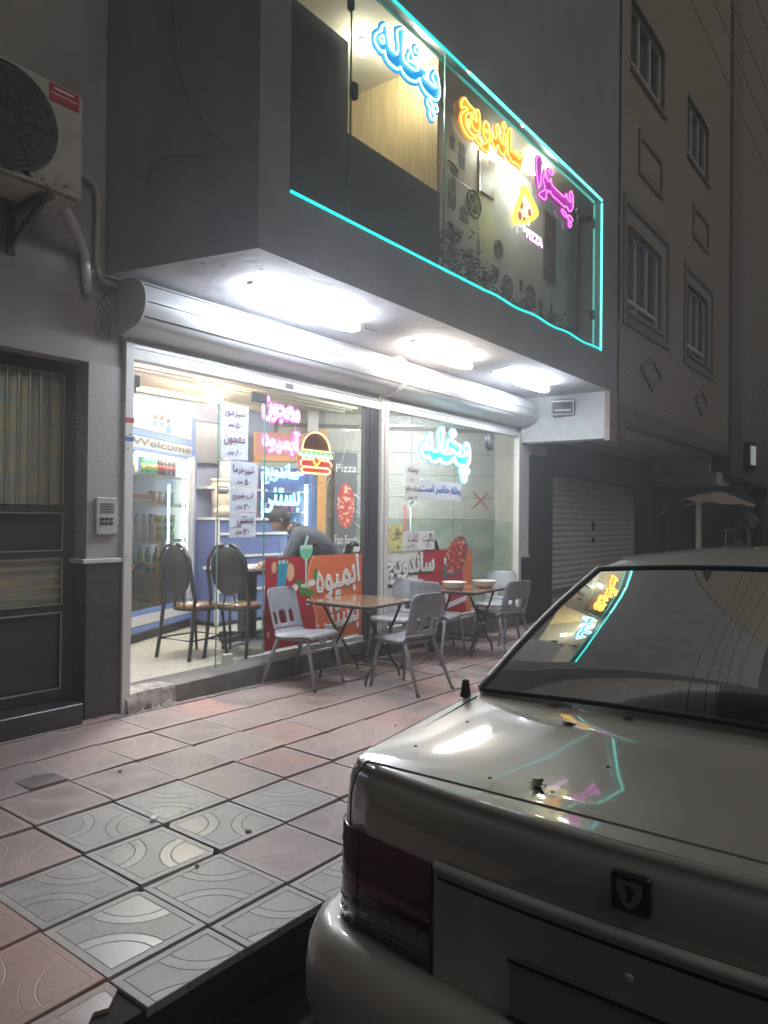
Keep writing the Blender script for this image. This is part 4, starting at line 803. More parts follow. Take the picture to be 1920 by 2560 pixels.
# neon signs on the upper glass
NY = F+.02
traced('neon_sign', 'large blue neon word with white outline at the left of the upper window', 'blue', NY, 'nblue', 'pblue', .0085, .028)
traced('neon_sign', 'orange outlined neon word in the upper window', 'orange', NY, 'norange', 'porange', .0075, .018)
traced('neon_sign', 'purple outlined neon word at the right of the upper window', 'purple', NY, 'npurple', 'ppurple', .0065, .018)
neon('neon_sign', 'small pink neon PIZZA lettering under the slice sign', 'PIZZA', (3.80, 4.18, 4.25, 4.345), NY, 'npinkl', 'ppurple', off=.03, pad=.05, solid=True)
ps = thing('pizza_slice_sign', 'yellow neon pizza slice with orange salami dots in the upper window', 'neon sign', (3.8, NY, 4.5))
SL = [[(a-3.8, b-4.5) for a, b in l] for l in TR['slice']]; o1 = sm_(SL[0])
MB().tube([(a, -.014, b) for a, b in o1], .013, 8, True).build('slice_tube', M['nyellow'], ps)
mb = MB(); addmesh(mb, fillmesh([o1], .003, 'x', M['pyellow'])); k = len(mb.v); mb.tube([(a, .003, b) for a, b in o1], .03, 8, True)
for i in range(k, len(mb.v)): v = mb.v[i]; mb.v[i] = (v[0], .003+(v[1]-.003)*.1, v[2])
mb.build('slice_panel', M['pyellow'], ps)
MB().tube([(a, -.014, b) for a, b in sm_(SL[1], False)], .010, 8).build('crust_tube', M['nyellow'], ps)
for l in SL[2:5]: MB().tube([(a, -.014, b) for a, b in l], .011, 6).build('cheese_drip', M['nwhite'], ps)
m = MB(); n_ = 12
inner = [(SL[1][0][0]-.01, SL[1][0][1]-.02)]+[(a-.015, b-.012) for a, b in SL[1][1:]]+[(SL[0][9][0]-.01, SL[0][9][1]+.03), (SL[0][7][0], SL[0][7][1]+.035), (SL[0][5][0]+.05, SL[0][5][1]+.03)]
MB().prism(inner, 'y', -.004, .0).build('cheese_glow', M['cheeseg'], ps)
for l, q_ in zip(SL[5:], (1, .9, 1.1, .7)): a, b = l[0]; MB().prism([(a+.036*q_*cos(t_), b+.040*q_*sin(t_)) for t_ in [2*pi*i/14 for i in range(14)]], 'y', -.009, -.0045).build('salami_dot', M['salamig'], ps)
# ------------------------------------------------ soffit lights (lit fluorescent fittings)
for (x0, x1, y, mt, wd, lb) in ((.52, 1.72, -.70, 'tubecool', .14, 'longest lit white ceiling fitting nearest the corner under the bay'), (2.55, 3.60, -.68, 'tubewarm', .12, 'warm white lit fitting in the middle of the soffit'), (4.30, 5.30, -.76, 'tubecool', .12, 'cool white lit fitting at the far end of the soffit')):
    L_ = thing('soffit_light', lb, 'ceiling light', ((x0+x1)/2, y, 3.026), 0, 'lit fittings under the bay'); h = (x1-x0)/2
    MB().box(-h, h, -wd*.22, wd*.22, -.022, 0).build('housing', M['whitepaint'], L_)
    m = MB(); m.grid([[(xx, wd*.62*k_*cos(a), -.070-wd*.42*k_*sin(a)) for a in [2*pi*i/20 for i in range(21)]] for xx, k_ in [(-h*cos(pi*j/16), max(.02, sin(pi*j/16))**.45) for j in range(17)]]); m.build('diffuser', M[mt], L_)
    for e in (-h*.9, h*.9): MB().box(e-.02, e+.02, -.012, .012, -.05, -.0).build('end_cap', M['whitepaint'], L_)
fl_ = thing('floodlight', 'small unlit square floodlight mounted on the white end beam', 'floodlight', (6.10, -.62, 2.86))
def rotm(o, rz, ry): o.rotation_euler = (0, ry, rz)
m = MB(); m.box(-.05, .05, -.15, .15, -.10, .10); o = m.build('body', M['darkalu'], fl_); bevel(o, .01)
m = MB(); m.box(-.054, -.0502, -.145, .145, -.095, -.075); m.box(-.054, -.0502, -.145, .145, .075, .095); m.box(-.054, -.0502, -.145, -.13, -.075, .075); m.box(-.054, -.0502, .13, .145, -.075, .075); m.build('rim', M['alu'], fl_)
m = MB(); m.quad((-.0515, -.13, -.075), (-.0515, .13, -.075), (-.0515, .13, .075), (-.0515, -.13, .075)); m.build('glass', mat('lamp_reflector', (.06, .07, .08), .3), fl_)
m = MB(); m.quad((-.0525, -.10, -.045), (-.0525, .10, -.045), (-.0525, .11, -.02), (-.0525, -.11, -.02)); m.build('reflector_strip', M['melamine'], fl_)
m = MB(); m.tube([(.05, 0, 0), (.07, 0, .0)], .02, 8); m.build('bracket', M['darkalu'], fl_)
fl_.rotation_euler = (0, R(-12), R(18))
# ------------------------------------------------ shop interior
room = thing('shop_room', 'bright interior room of the snack shop with tiled walls and speckled floor', 'room')
FL = .125
m = MB(); m.quad((0, .06, FL), (6.1, .06, FL+.05), (6.1, 3.2, FL), (0, 3.2, FL)); m.build('room_floor', M['terrazzo'], room)
m = MB(); m.box(-.05, 6.3, .062, 3.2, 2.78, 3.0); m.build('room_ceiling', M['beige'], room)
m = MB(); m.box(-.05, .07, .052, 3.2, FL-.1, 2.78); m.build('left_room_wall', M['beige'], room)
m = MB(); m.box(-.05, 6.2, 2.42, 2.52, FL, 2.78); m.build('back_room_wall', M['bluewall'], room)
m = MB(); m.box(6.10, 6.2, .062, .42, 1.36, 2.78); m.build('end_wall', M['textile'], room)
m = MB(); m.box(6.10, 6.2, .062, .42, FL, 1.358); m.build('end_wall_base', M['greenmarble'], room)
# slanted right wall, clad with embossed tiles above and marble below
sw = Vector((6.10, .36, 0)); sd = Vector((-.741, .671, 0)); sn = Vector((-.671, -.741, 0))
m = MB(); c = sw+sd*1.6-sn*.06; m.obox((c.x, c.y, 1.45), sd*1.6, sn*.04, (0, 0, 1.33)); m.build('slanted_wall', M['brickmortar'], room)
def panel_mesh(w_, h_, mt, d=.012):
    m = MB(); m.obox((0, 0, 0), (w_/2, 0, 0), (0, d/2, 0), (0, 0, h_/2)); me = m.mesh('wall_tile', mt); return me
ang = math.atan2(sd.y, sd.x)
pm = panel_mesh(.592, .292, M['textile']); pg = panel_mesh(.592, .392, M['greenmarble'], .010)
for r_ in range(5):
    for k in range(5):
        o = bpy.data.objects.new('wall_tile', pm); COL.objects.link(o); o.parent = room; c = sw+sd*(.3+.6*k)-sn*.012; o.location = (c.x, c.y, 1.38+.147+.2997*r_ if r_ < 4 else 2.70); o.rotation_euler = (0, 0, ang+rng.uniform(-.003, .003))
        if r_ == 4: o.scale = (1, 1, .5)
for r_ in range(3):
    for k in range(5):
        o = bpy.data.objects.new('marble_slab', pg); COL.objects.link(o); o.parent = room; c = sw+sd*(.3+.6*k)-sn*.012; o.location = (c.x, c.y, 1.378-.2-.3995*r_); o.rotation_euler = (0, 0, ang)
# downpipe and pillar on the slanted wall seen through the right window
c = sw+sd*2.55+sn*.06; m = MB(); m.obox((c.x, c.y, 2.0), sd*.07, sn*.05, (0, 0, .78)); m.build('pipe_casing', M['alu'], room)
# wooden ceiling mouldings
m = MB()
for k, y in enumerate((1.30, 1.38, 1.50, 2.30)): m.box(.0, 4.2, y, y+.03, 2.745-.01*k, 2.781)
m.build('ceiling_moulding', M['beige'], room)
def lampbox(name, label, loc, size, mt, rz=0):
    L_ = thing(name, label, 'ceiling light', loc, rz); a, b = size
    MB().box(-a, a, -b, b, -.02, 0).build('housing', M['whitepaint'], L_); MB().box(-a+.01, a-.01, -b+.01, b-.01, -.05, -.021).build('diffuser', M[mt], L_)
lampbox('indoor_light', 'long lit ceiling fitting over the shop door inside', (1.05, .55, 2.775), (.55, .09), 'innertube')
lampbox('indoor_light', 'ceiling fitting in the right half of the shop inside', (4.3, .55, 2.775), (.6, .07), 'innertube')
L_ = thing('warm_lamp', 'glaring warm round ceiling lamp inside the shop above the drinks fridge', 'lamp', (2.12, 1.55, 2.77))
MB().lathe([(.05, 0), (.05, -.03)], seg=12).build('socket', M['whitepaint'], L_); MB().lathe([(.03, -.03), (.085, -.08), (.09, -.13), (.05, -.18), (.01, -.19)], seg=16).build('bulb', M['bulbwarm'], L_)
# drinks fridge (turned towards the door)
FX = Vector((1.05, 1.588, FL)); fdx = Vector((.90624, .42277, 0)); fdy = Vector((-.42277, .90624, 0)); frz = math.atan2(.42277, .90624)
fg = thing('drinks_fridge', 'tall blue framed glass door drinks fridge with cola advert and Welcome header', 'fridge', FX, frz)
FW = 1.55; DZ = -FL
def fbx(name, mt, *bs, bv=0):
    for b in bs:
        o = MB().box(b[0], b[1], b[2], b[3], b[4]+DZ, b[5]+DZ).build(name, mt, fg)
        if bv: bevel(o, bv)
    return o
fbx('body', M['fridgeblue'], (0, .05, .02, .62, .22, 2.5), (FW-.10, FW, .02, .62, .22, 2.5), (.05, FW-.10, .58, .62, .22, 2.5), (.05, FW-.1, .02, .58, 2.14, 2.5), (.05, FW-.1, .02, .58, .22, .32))
fbx('plinth', M['black'], (.02, FW-.02, .06, .6, .13, .22))
fbx('front_frame', M['fridgeblue'], (0, FW-.12, .0, .022, 2.17, 2.235), (0, FW-.12, .0, .022, 2.02, 2.06), (FW-.06, FW-.001, -.004, .022, .25, 2.12), (0, FW, .0, .022, .24, .30), (0, FW, 0, .022, .40, .45), bv=.004)
fbx('steel_trim', M['alu'], (FW-.12, FW-.085, -.008, .022, .45, 2.06), (FW-.075, FW-.065, -.012, .022, .45, 2.06), (FW-.20, FW-.135, -.002, .022, .45, 2.05), (0, FW, -.006, .0, .30, .40), (0.1, FW-.12, -.004, .02, 2.50, 2.53), bv=.003)
fbx('advert_panel', M['lightbox'], (.0, FW-.14, .0, .02, 2.24, 2.50)); fbx('welcome_panel', M['lightbox'], (.0, FW-.12, .004, .02, 2.06, 2.17))
text('Welcome', (.18, FW-.16, 2.085+DZ, 2.155+DZ), -.001, M['inkgrey'], fg, bold=.003)
M['cangrey'] = mat('can_grey', (.16, .18, .22), .4)
# printed cola cans on the advert
for k, cx in enumerate((.60, .74, .88)):
    h = (.21, .235, .20)[k]; z = 2.255+DZ; m = MB(); yy = -.0015
    m.quad((cx-.056, yy, z), (cx+.056, yy, z), (cx+.056, yy, z+h), (cx-.056, yy, z+h)); m.build('can_print', (M['cangrey'], M['cangrey'], M['inkblue'])[k], fg)
    def cc(a, b, n=12): return [(cx+.042*cos(a+(b-a)*i/n), yy-.001, z+h*.5+.058*sin(a+(b-a)*i/n)) for i in range(n+1)]
    MB().quad(*cc(.3, pi+.3)).build('can_emblem', M['red'], fg); MB().quad(*[(a, b-.0002, c) for a, b, c in cc(pi-.3, 2*pi-.3)]).build('can_emblem', M['inkblue'], fg)
    MB().quad(*[(cx+.045*a, yy-.0018, z+h*.5+.03*b) for a, b in ((-1, -.3), (0, .05), (1, .1), (1, .3), (0, .25), (-1, -.05))]).build('can_emblem', M['melamine'], fg)
fbx('shelf', M['alu'], *[(.06, FW-.14, .05, .50, z, z+.012) for z in (.78, 1.12, 1.50, 1.80)])
fbx('shelf_front', M['melamine'], *[(.06, FW-.14, .045, .05, z-.02, z+.015) for z in (1.12, 1.50, 1.80)])
fbx('fridge_lamp', M['fridgelight'], (.40, FW-.25, .06, .10, 1.99, 2.02), (FW-.235, FW-.215, .045, .06, .9, 1.98))
fbx('liner', M['melamine'], (.051, FW-.101, .56, .579, .33, 2.13), (.051, .056, .05, .56, .33, 2.1), (FW-.106, FW-.101, .05, .56, .33, 2.1))
m = MB(); m.quad((.03, .012, .45+DZ), (FW-.2, .012, .45+DZ), (FW-.2, .012, 2.02+DZ), (.03, .012, 2.02+DZ)); m.build('glass_door', M['glass'], fg)
m = MB(); m.quad((.03, .02, .45+DZ), (FW-.2, .02, .45+DZ), (FW-.2, .02, .80+DZ), (.03, .02, .80+DZ)); m.build('lower_panel', mat('frosted_panel', (.22, .24, .22), .2, sc=3, col2=(.38, .36, .24), thr=(.35, .65)), fg)
def fpt(x, y, z): v = FX+fdx*x+fdy*y; return (v.x, v.y, z)
M['milk'] = mat('milk_bottle', (.75, .76, .72), .35); M['gcap'] = mat('green_cap', (.25, .60, .15), .4); M['gplast'] = mat('green_bottle', (.04, .30, .08), .15); M['colab'] = mat('cola_bottle', (.05, .015, .01), .15)
M['lemon'] = mat('lemon_bottle', (.55, .58, .10), .2); M['yog'] = mat('yoghurt_tub', (.60, .72, .66), .35); M['ogcan'] = mat('orange_can', (.65, .35, .08), .35); M['tub'] = mat('cream_tub', (.60, .52, .42), .5); M['redlid'] = mat('red_tray', (.6, .12, .06), .5)
def bottle_proto(name, label, cat, r, h, mt, cap, grp, neck=.35):
    t = thing(name, label, cat, (0, 0, 0), 0, grp)
    MB().lathe([(r*.8, 0), (r, h*.04), (r, h*.5), (r*.92, h*.6), (r*.35, h*.86), (r*.32, h*.92)], seg=10).build('bottle_body', mt, t)
    MB().lathe([(r*.42, h*.91), (r*.42, h), (r*.2, h*1.003)], seg=8).build('cap', cap, t)
    MB().lathe([(r*1.01, h*.2), (r*1.01, h*.45)], seg=10).build('label_band', M['gcap'] if mt in (M['milk'],) else (M['red'] if mt is M['colab'] else M['lemon'] if mt is M['gplast'] else M['inkblue']), t) if mt not in (M['milk'],) else None
    return t
def row(proto, places, labels):
    for k, p in enumerate(places):
        c = proto if k == 0 else copy_tree(proto)
        c.location = p; c.rotation_euler = (0, 0, k*1.1); c['label'] = labels[k] if isinstance(labels, list) else labels
ordn = ['leftmost', 'second', 'third', 'fourth', 'fifth', 'sixth', 'seventh']
row(bottle_proto('milk_bottle', '', 'bottle', .048, .27, M['milk'], M['gcap'], 'milk bottles in the fridge'), [fpt(.22+.135*k, .12, 1.132) for k in range(5)], ['%s white milk bottle with green cap on the middle fridge shelf' % ordn[k] for k in range(5)])
row(bottle_proto('green_soda_bottle', '', 'bottle', .036, .25, M['gplast'], M['gcap'], 'green bottles on the top fridge shelf'), [fpt(.62+.095*k, .12, 1.812) for k in range(3)]+[fpt(.30+.09*k, .14, 1.812) for k in range(2)], ['%s green soda bottle on the top fridge shelf' % ('first from the middle,', 'second from the middle,', 'third from the middle,', 'far left', 'second from the left')[k] for k in range(5)])
row(bottle_proto('cola_bottle', '', 'bottle', .036, .25, M['colab'], M['red'], 'cola bottles on the top fridge shelf'), [fpt(.93+.09*k, .12, 1.812) for k in range(4)], ['%s cola bottle with red band on the top fridge shelf' % ordn[k] for k in range(4)])
row(bottle_proto('lemonade_bottle', '', 'bottle', .045, .27, M['lemon'], M['lemon'], 'bottles on the lowest fridge shelf'), [fpt(.52, .10, .792)], ['yellow lemonade bottle on the lowest fridge shelf'])
row(bottle_proto('soda_bottle', '', 'bottle', .040, .27, M['gplast'], M['gcap'], 'bottles on the lowest fridge shelf'), [fpt(.34, .10, .792), fpt(.70, .12, .792), fpt(.84, .10, .792), fpt(.98, .12, .792), fpt(1.10, .10, .792)], ['green soda bottle left of the lemonade on the lowest fridge shelf']+['%s dark bottle right of the lemonade on the lowest fridge shelf' % ordn[k] for k in range(4)])
row(bottle_proto('juice_bottle', '', 'bottle', .045, .24, M['ogcan'], M['ogcan'], 'bottles on the lowest fridge shelf'), [fpt(.18, .10, .792)], ['orange juice bottle at the left end of the lowest fridge shelf'])
t = thing('yoghurt_tub', '', 'tub', (0, 0, 0), 0, 'stacked yoghurt tubs in the fridge'); MB().lathe([(.045, 0), (.055, .075)], seg=12).build('tub_body', M['yog'], t); MB().lathe([(.058, .075), (.058, .085)], seg=12).build('lid', M['milk'], t); MB().lathe([(.0515, .02), (.0555, .055)], seg=12).build('label_band', M['gcap'], t)
row(t, [fpt(.92+.125*a, .12, 1.132+.088*b) for b in range(3) for a in range(3)], ['green and white yoghurt tub, %s in the %s row of the stack' % (('left', 'middle', 'right')[a], ('bottom', 'middle', 'top')[b]) for b in range(3) for a in range(3)])
t = thing('cream_cup', '', 'cup', (0, 0, 0), 0, 'cups on the upper fridge shelf'); MB().lathe([(.04, 0), (.05, .12)], seg=10).build('cup_body', M['milk'], t); MB().lathe([(.053, .12), (.053, .13)], seg=10).build('lid', M['milk'], t)
row(t, [fpt(.80+.12*a, .12, 1.512) for a in range(4)], ['%s white cream cup on the upper fridge shelf' % ordn[a] for a in range(4)])
o = MB().box(-.20, .20, -.10, .10, 0, .05).build('red_tray', M['redlid'], label='red lidded food tray on the upper fridge shelf', cat='tray'); o.location = fpt(.45, .16, 1.56); o.rotation_euler = (0, 0, frz); bevel(o, .01)
o = MB().box(-.22, .22, -.12, .12, 0, .045).build('white_box', M['melamine'], label='white flat food box under the red tray in the fridge', cat='box'); o.location = fpt(.45, .17, 1.513); o.rotation_euler = (0, 0, frz); bevel(o, .008)
o = MB().box(-.12, .12, -.12, .12, 0, .2).build('storage_box', M['tub'], label='beige plastic box on the top fridge shelf', cat='box'); o.location = fpt(.45, .28, 1.812); o.rotation_euler = (0, 0, frz); bevel(o, .01)
o = MB().box(-.06, .06, -.002, .002, 0, .09).build('shelf_note', M['whitepaper'], label='small white note stuck on the fridge shelf edge above the green bottles', cat='note'); o.location = fpt(.80, .03, 1.03); o.rotation_euler = (0, 0, frz)
# blue counter with white strips
ct = thing('counter', 'blue laminate counter with white horizontal strips at the back of the shop', 'counter', (2.56, 2.0, FL))
MB().box(0, 1.15, .02, .40, .05, 1.22).build('front_panel', M['bluelam'], ct); MB().box(.02, 1.13, .04, .38, 0, .05).build('plinth', M['black'], ct)
for z in (.40, .60, .80, 1.06): MB().box(.03, 1.15, -.005, .0198, z-.014, z+.014).build('strip', M['melamine'], ct)
MB().box(-.02, 1.17, -.02, .41, 1.22, 1.25).build('top', M['melamine'], ct); MB().box(-.012, .03, -.008, .0198, .02, 1.22).build('edge_strip', M['melamine'], ct)
MB().box(2.55, 3.5, 2.16, 2.41, 1.705, 1.73).build('wall_shelf', M['melamine'], label='white wall shelf above the blue counter', cat='shelf')
tv = thing('wall_screen', 'dark grey flat screen switched off on the blue back wall', 'screen', (2.72, 2.34, 2.0)); o = MB().box(-.24, .24, 0, .05, 0, .50).build('frame', M['darkalu'], tv); bevel(o, .01); MB().box(-.225, .225, -.003, -.0003, .02, .48).build('panel', mat('screen_grey', (.16, .145, .14), .25), tv)
t = thing('cream_tub', 'large cream plastic tub on the counter left of the price notices', 'tub', (2.80, 2.18, FL+1.25)); MB().lathe([(.13, 0), (.15, .42)], seg=20).build('tub_body', M['tub'], t); MB().lathe([(.155, .42), (.155, .45), (.05, .455)], seg=20).build('lid', M['milk'], t)
t = thing('cream_tub', 'second cream tub on the counter half hidden by the price notices', 'tub', (3.12, 2.15, FL+1.25)); MB().lathe([(.13, 0), (.15, .60)], seg=20).build('tub_body', M['tub'], t); MB().lathe([(.155, .60), (.155, .63), (.05, .635)], seg=20).build('lid', M['milk'], t)
t = thing('cream_tub', 'small white pot standing on the first cream tub', 'tub', (2.83, 2.18, FL+1.25+.456)); MB().lathe([(.08, 0), (.07, .22)], seg=16).build('tub_body', M['milk'], t); MB().lathe([(.09, .22), (.02, .24)], seg=16).build('lid', M['milk'], t)
m = MB(); P = []
for i in range(9): P.append([(.16*cos(a)*sin(pi*i/8)*(1+.1*sin(5*a)), .09*sin(a)*sin(pi*i/8), .07-.07*cos(pi*i/8)+.01*sin(a*4+i)) for a in [2*pi*j/16 for j in range(17)]])
m.grid(P); o = m.build('bread_bag', M['woodtrim' if 0 else 'tub'], label='crumpled bag of bread on the counter edge', cat='bag'); o.location = (2.72, 2.05, FL+1.25)
# small indoor table on castor foot
it = thing('pedestal_table', 'dark pedestal table on a castor foot behind the glass door', 'table', (2.05, .95, FL))
MB().box(-.32, .42, -.28, .28, .74, .765).build('top', M['melamine'], it); MB().box(-.30, .40, -.26, .26, .70, .739).build('underframe', M['blackmetal'], it)
MB().box(-.07, .0, -.05, .05, .09, .70).build('column', M['blackmetal'], it); MB().box(.03, .09, -.05, .05, .09, .70).build('column', M['blackmetal'], it)
o = MB().box(-.38, .36, -.035, .035, .055, .105).build('foot', M['blackmetal'], it); o.rotation_euler = (0, 0, .25); o = MB().box(-.03, .03, -.30, .30, .056, .10).build('foot', M['blackmetal'], it); o.rotation_euler = (0, 0, .25)
for a, b in ((-.36, -.09), (.33, .08), (.07, -.28), (-.07, .28)): MB().lathe([(.01, -.02), (.028, -.02), (.028, .02), (.01, .02)], (a, b, .028), 12, (cos(a), sin(a), 0)).build('castor', M['black'], it)
# cooler with orange wooden surround
A = sw+sd*2.62; cw = .82
cA = Vector((3.42, 2.293, FL)); cB = Vector((4.06, 1.714, FL)); cd = (cB-cA).normalized(); crz = math.atan2(cd.y, cd.x); cl = (cB-cA).length
cf = thing('cooler', 'glowing blue display cooler in an orange wooden surround at the back', 'cooler', cA, crz)
def cb(name, mt, *bs):
    return [MB().box(b[0], b[1], b[2], b[3], b[4]-FL, b[5]-FL).build(name, mt, cf) for b in bs]
cb('wood_surround', M['woodtrim'], (-.03, .03, -.02, .35, .14, 2.14), (cl-.09, cl+.02, -.02, .35, .14, 2.5), (-.03, cl-.09, -.02, .35, 2.09, 2.15), (-.03, .0, -.01, .02, 2.15, 2.45))
cb('header_board', mat('pink_header', (.48, .20, .16), .5), (.0, cl-.09, .0, .03, 2.15, 2.45)); cb('header_light', M['lightbox'], (.03, cl-.09, .005, .03, 2.0, 2.09))
cb('cabinet', M['fridgeblue'], (.03, cl-.09, .25, .34, .2, 2.0), (.03, .06, .02, .25, .2, 2.0), (cl-.2, cl-.09, .02, .25, .2, 2.0), (.06, cl-.2, .02, .25, .2, .5))
cb('tube_light', M['fridgelight'], (cl-.245, cl-.215, .01, .03, .9, 1.80)); cb('tube_light', M['coolblue'], (.075, .095, .02, .04, 1.2, 1.95), (.1, cl-.26, .20, .22, 1.93, 1.96))
cb('shelf', M['melamine'], *[(.06, cl-.2, .04, .24, z, z+.012) for z in (.9, 1.16, 1.44, 1.70)])
m = MB(); m.quad((.06, .012, .5-FL), (cl-.2, .012, .5-FL), (cl-.2, .012, 2.0-FL), (.06, .012, 2.0-FL)); m.build('glass_door', M['glass'], cf)
def cpt(x, y, z): v = cA+cd*x+Vector((-cd.y, cd.x, 0))*y; return (v.x, v.y, z)
t = thing('ice_cream_cup', '', 'cup', (0, 0, 0), 0, 'cups in the blue cooler'); MB().lathe([(.025, 0), (.034, .10)], seg=8).build('cup_body', mat('pink_cup', (.6, .15, .3), .4), t); MB().lathe([(.036, .10), (.036, .108)], seg=8).build('lid', M['milk'], t)
row(t, [cpt(.13+.08*a, .10, 1.452) for a in range(5)], ['%s pink cup on the middle shelf of the blue cooler' % ordn[a] for a in range(5)])
row(bottle_proto('water_bottle', '', 'bottle', .032, .22, mat('cyan_bottle', (.25, .55, .75), .2), M['inkblue'], 'bottles in the blue cooler'), [cpt(.12+.075*a, .10, 1.172) for a in range(6)], ['%s blue water bottle low in the blue cooler' % ordn[a] for a in range(6)])
# pizza advert roll-up on the slanted wall
pp = thing('pizza_banner', 'tall black Pizza Fast Food banner with round pizza on the tiled wall', 'poster', (4.475, 1.68, FL), math.atan2(-.671, .741))
MB().box(-.17, .13, -.006, 0, .45, 2.12).build('banner_sheet', M['inkgrey'], pp)
MB().quad(*[(-.02+.115*cos(a), -.009, 1.42+.30*sin(a)) for a in [2*pi*i/28 for i in range(28)]]).build('pizza_print', M['pizzatop'], pp)
text('Pizza', (-.15, .12, 1.86, 1.97), -.009, M['whitepaper'], pp); text('Fast Food', (-.16, .12, .91, 1.03), -.009, M['whitepaper'], pp)
# stair rail
m = MB()
for k, (za, zb_) in enumerate(((1.70, 1.35), (1.50, 1.14), (1.33, .97), (1.13, .78))): m.tube([(4.54, 1.62, za), (4.88, 1.31, zb_)], .014 if k == 0 else .006, 8)
m.tube([(4.86, 1.33, .3), (4.86, 1.33, 1.36)], .012, 8); m.tube([(4.84, 1.30, 1.02), (4.90, 1.27, 1.30)], .008, 6); m.build('stair_rail', M['alu'], label='steel stair rail sloping down beside the pizza banner', cat='rail')
# fire hose cabinet pipes seen through the right window
dv = thing('door_pull', 'long steel pull handle with round mounts on the slanted wall', 'handle', (4.75, .85, 0))
MB().tube([(0, 0, .60), (0, 0, 1.58)], .014, 8).build('tube', M['alu'], dv); MB().lathe([(.03, -.03), (.03, .03)], (0, 0, 1.60), 12, (1, 0, 0)).build('mount', M['alu'], dv)
m = MB(); m.tube([(4.66, .87, .7), (4.66, .87, 1.55)], .012, 8); m.build('red_hose', M['red'], label='thin red vertical hose beside the steel pull handle', cat='hose')
# round dark chairs inside under the poster edge
# ------------------------------------------------ chairs
def black_chair(label):
    t = thing('round_back_chair', label, 'chair', (0, 0, 0), 0, 'black round backed chairs inside the shop')   # faces -Y; back at +Y
    m = MB(); P = []
    MB().lathe([(.02, -.018), (.165, -.018), (.178, 0), (.165, .018), (.02, .022)], (0, .235, .78), 28, (0, -1, .16)).build('backrest', M['black'], t)
    o = t.children[0]; 
    for v in o.data.vertices: v.co.x *= .92; v.co.z = .78+(v.co.z-.78)*1.28
    side = lambda s: [(s*.03, .262, 1.012), (s*.11, .262, .985), (s*.175, .257, .88), (s*.185, .245, .77), (s*.18, .215, .62), (s*.185, .19, .52), (s*.19, .21, .42), (s*.195, .235, .2), (s*.20, .27, 0)]
    for s in (-1, 1): MB().tube(side(s), .017, 8).build('rear_leg', M['blackmetal'], t)
    for s in (-1, 1): MB().tube([(s*.17, -.16, .43), (s*.18, -.18, .25), (s*.19, -.21, 0)], .014, 8).build('front_leg', M['blackmetal'], t)
    MB().tube([(.055*cos(a), .205-.012, .45+.16*sin(a)) for a in [pi*i/10 for i in range(11)]], .008, 6).build('back_hoop', M['blackmetal'], t)
    MB().lathe([(.03, 0), (.19, 0), (.205, .018), (.19, .04), (.03, .048)], (0, 0, .435), 28).build('seat', M['brownboard'], t)
    MB().tube([(.19*cos(a), .19*sin(a), .428) for a in [2*pi*i/24 for i in range(24)]], .012, 6, True).build('seat_ring', M['blackmetal'], t)
    MB().tube([(-.185, -.19, .17), (.185, -.19, .17), (.197, .24, .17), (-.197, .24, .17)], .008, 6, True).build('stretcher', M['blackmetal'], t)
    return t
bc = black_chair('black round backed chair nearest the blue drinks fridge'); 
for k, (x, y, rz, lb) in enumerate(((1.33, .84, R(96), 'black round backed chair standing nearest the drinks fridge'), (1.60, .56, R(112), 'black round backed chair right behind the glass door leaf'), (2.42, .50, R(160), 'black round backed chair behind the juice poster near the man'), (2.66, .40, R(190), 'black round backed chair behind the orange part of the juice poster'), (4.32, .52, R(180), 'round brass backed chair behind the sandwich poster'))):
    c = bc if k == 0 else copy_tree(bc); c.location = (x, y, FL+.002); c.rotation_euler = (0, 0, rz); c['label'] = lb
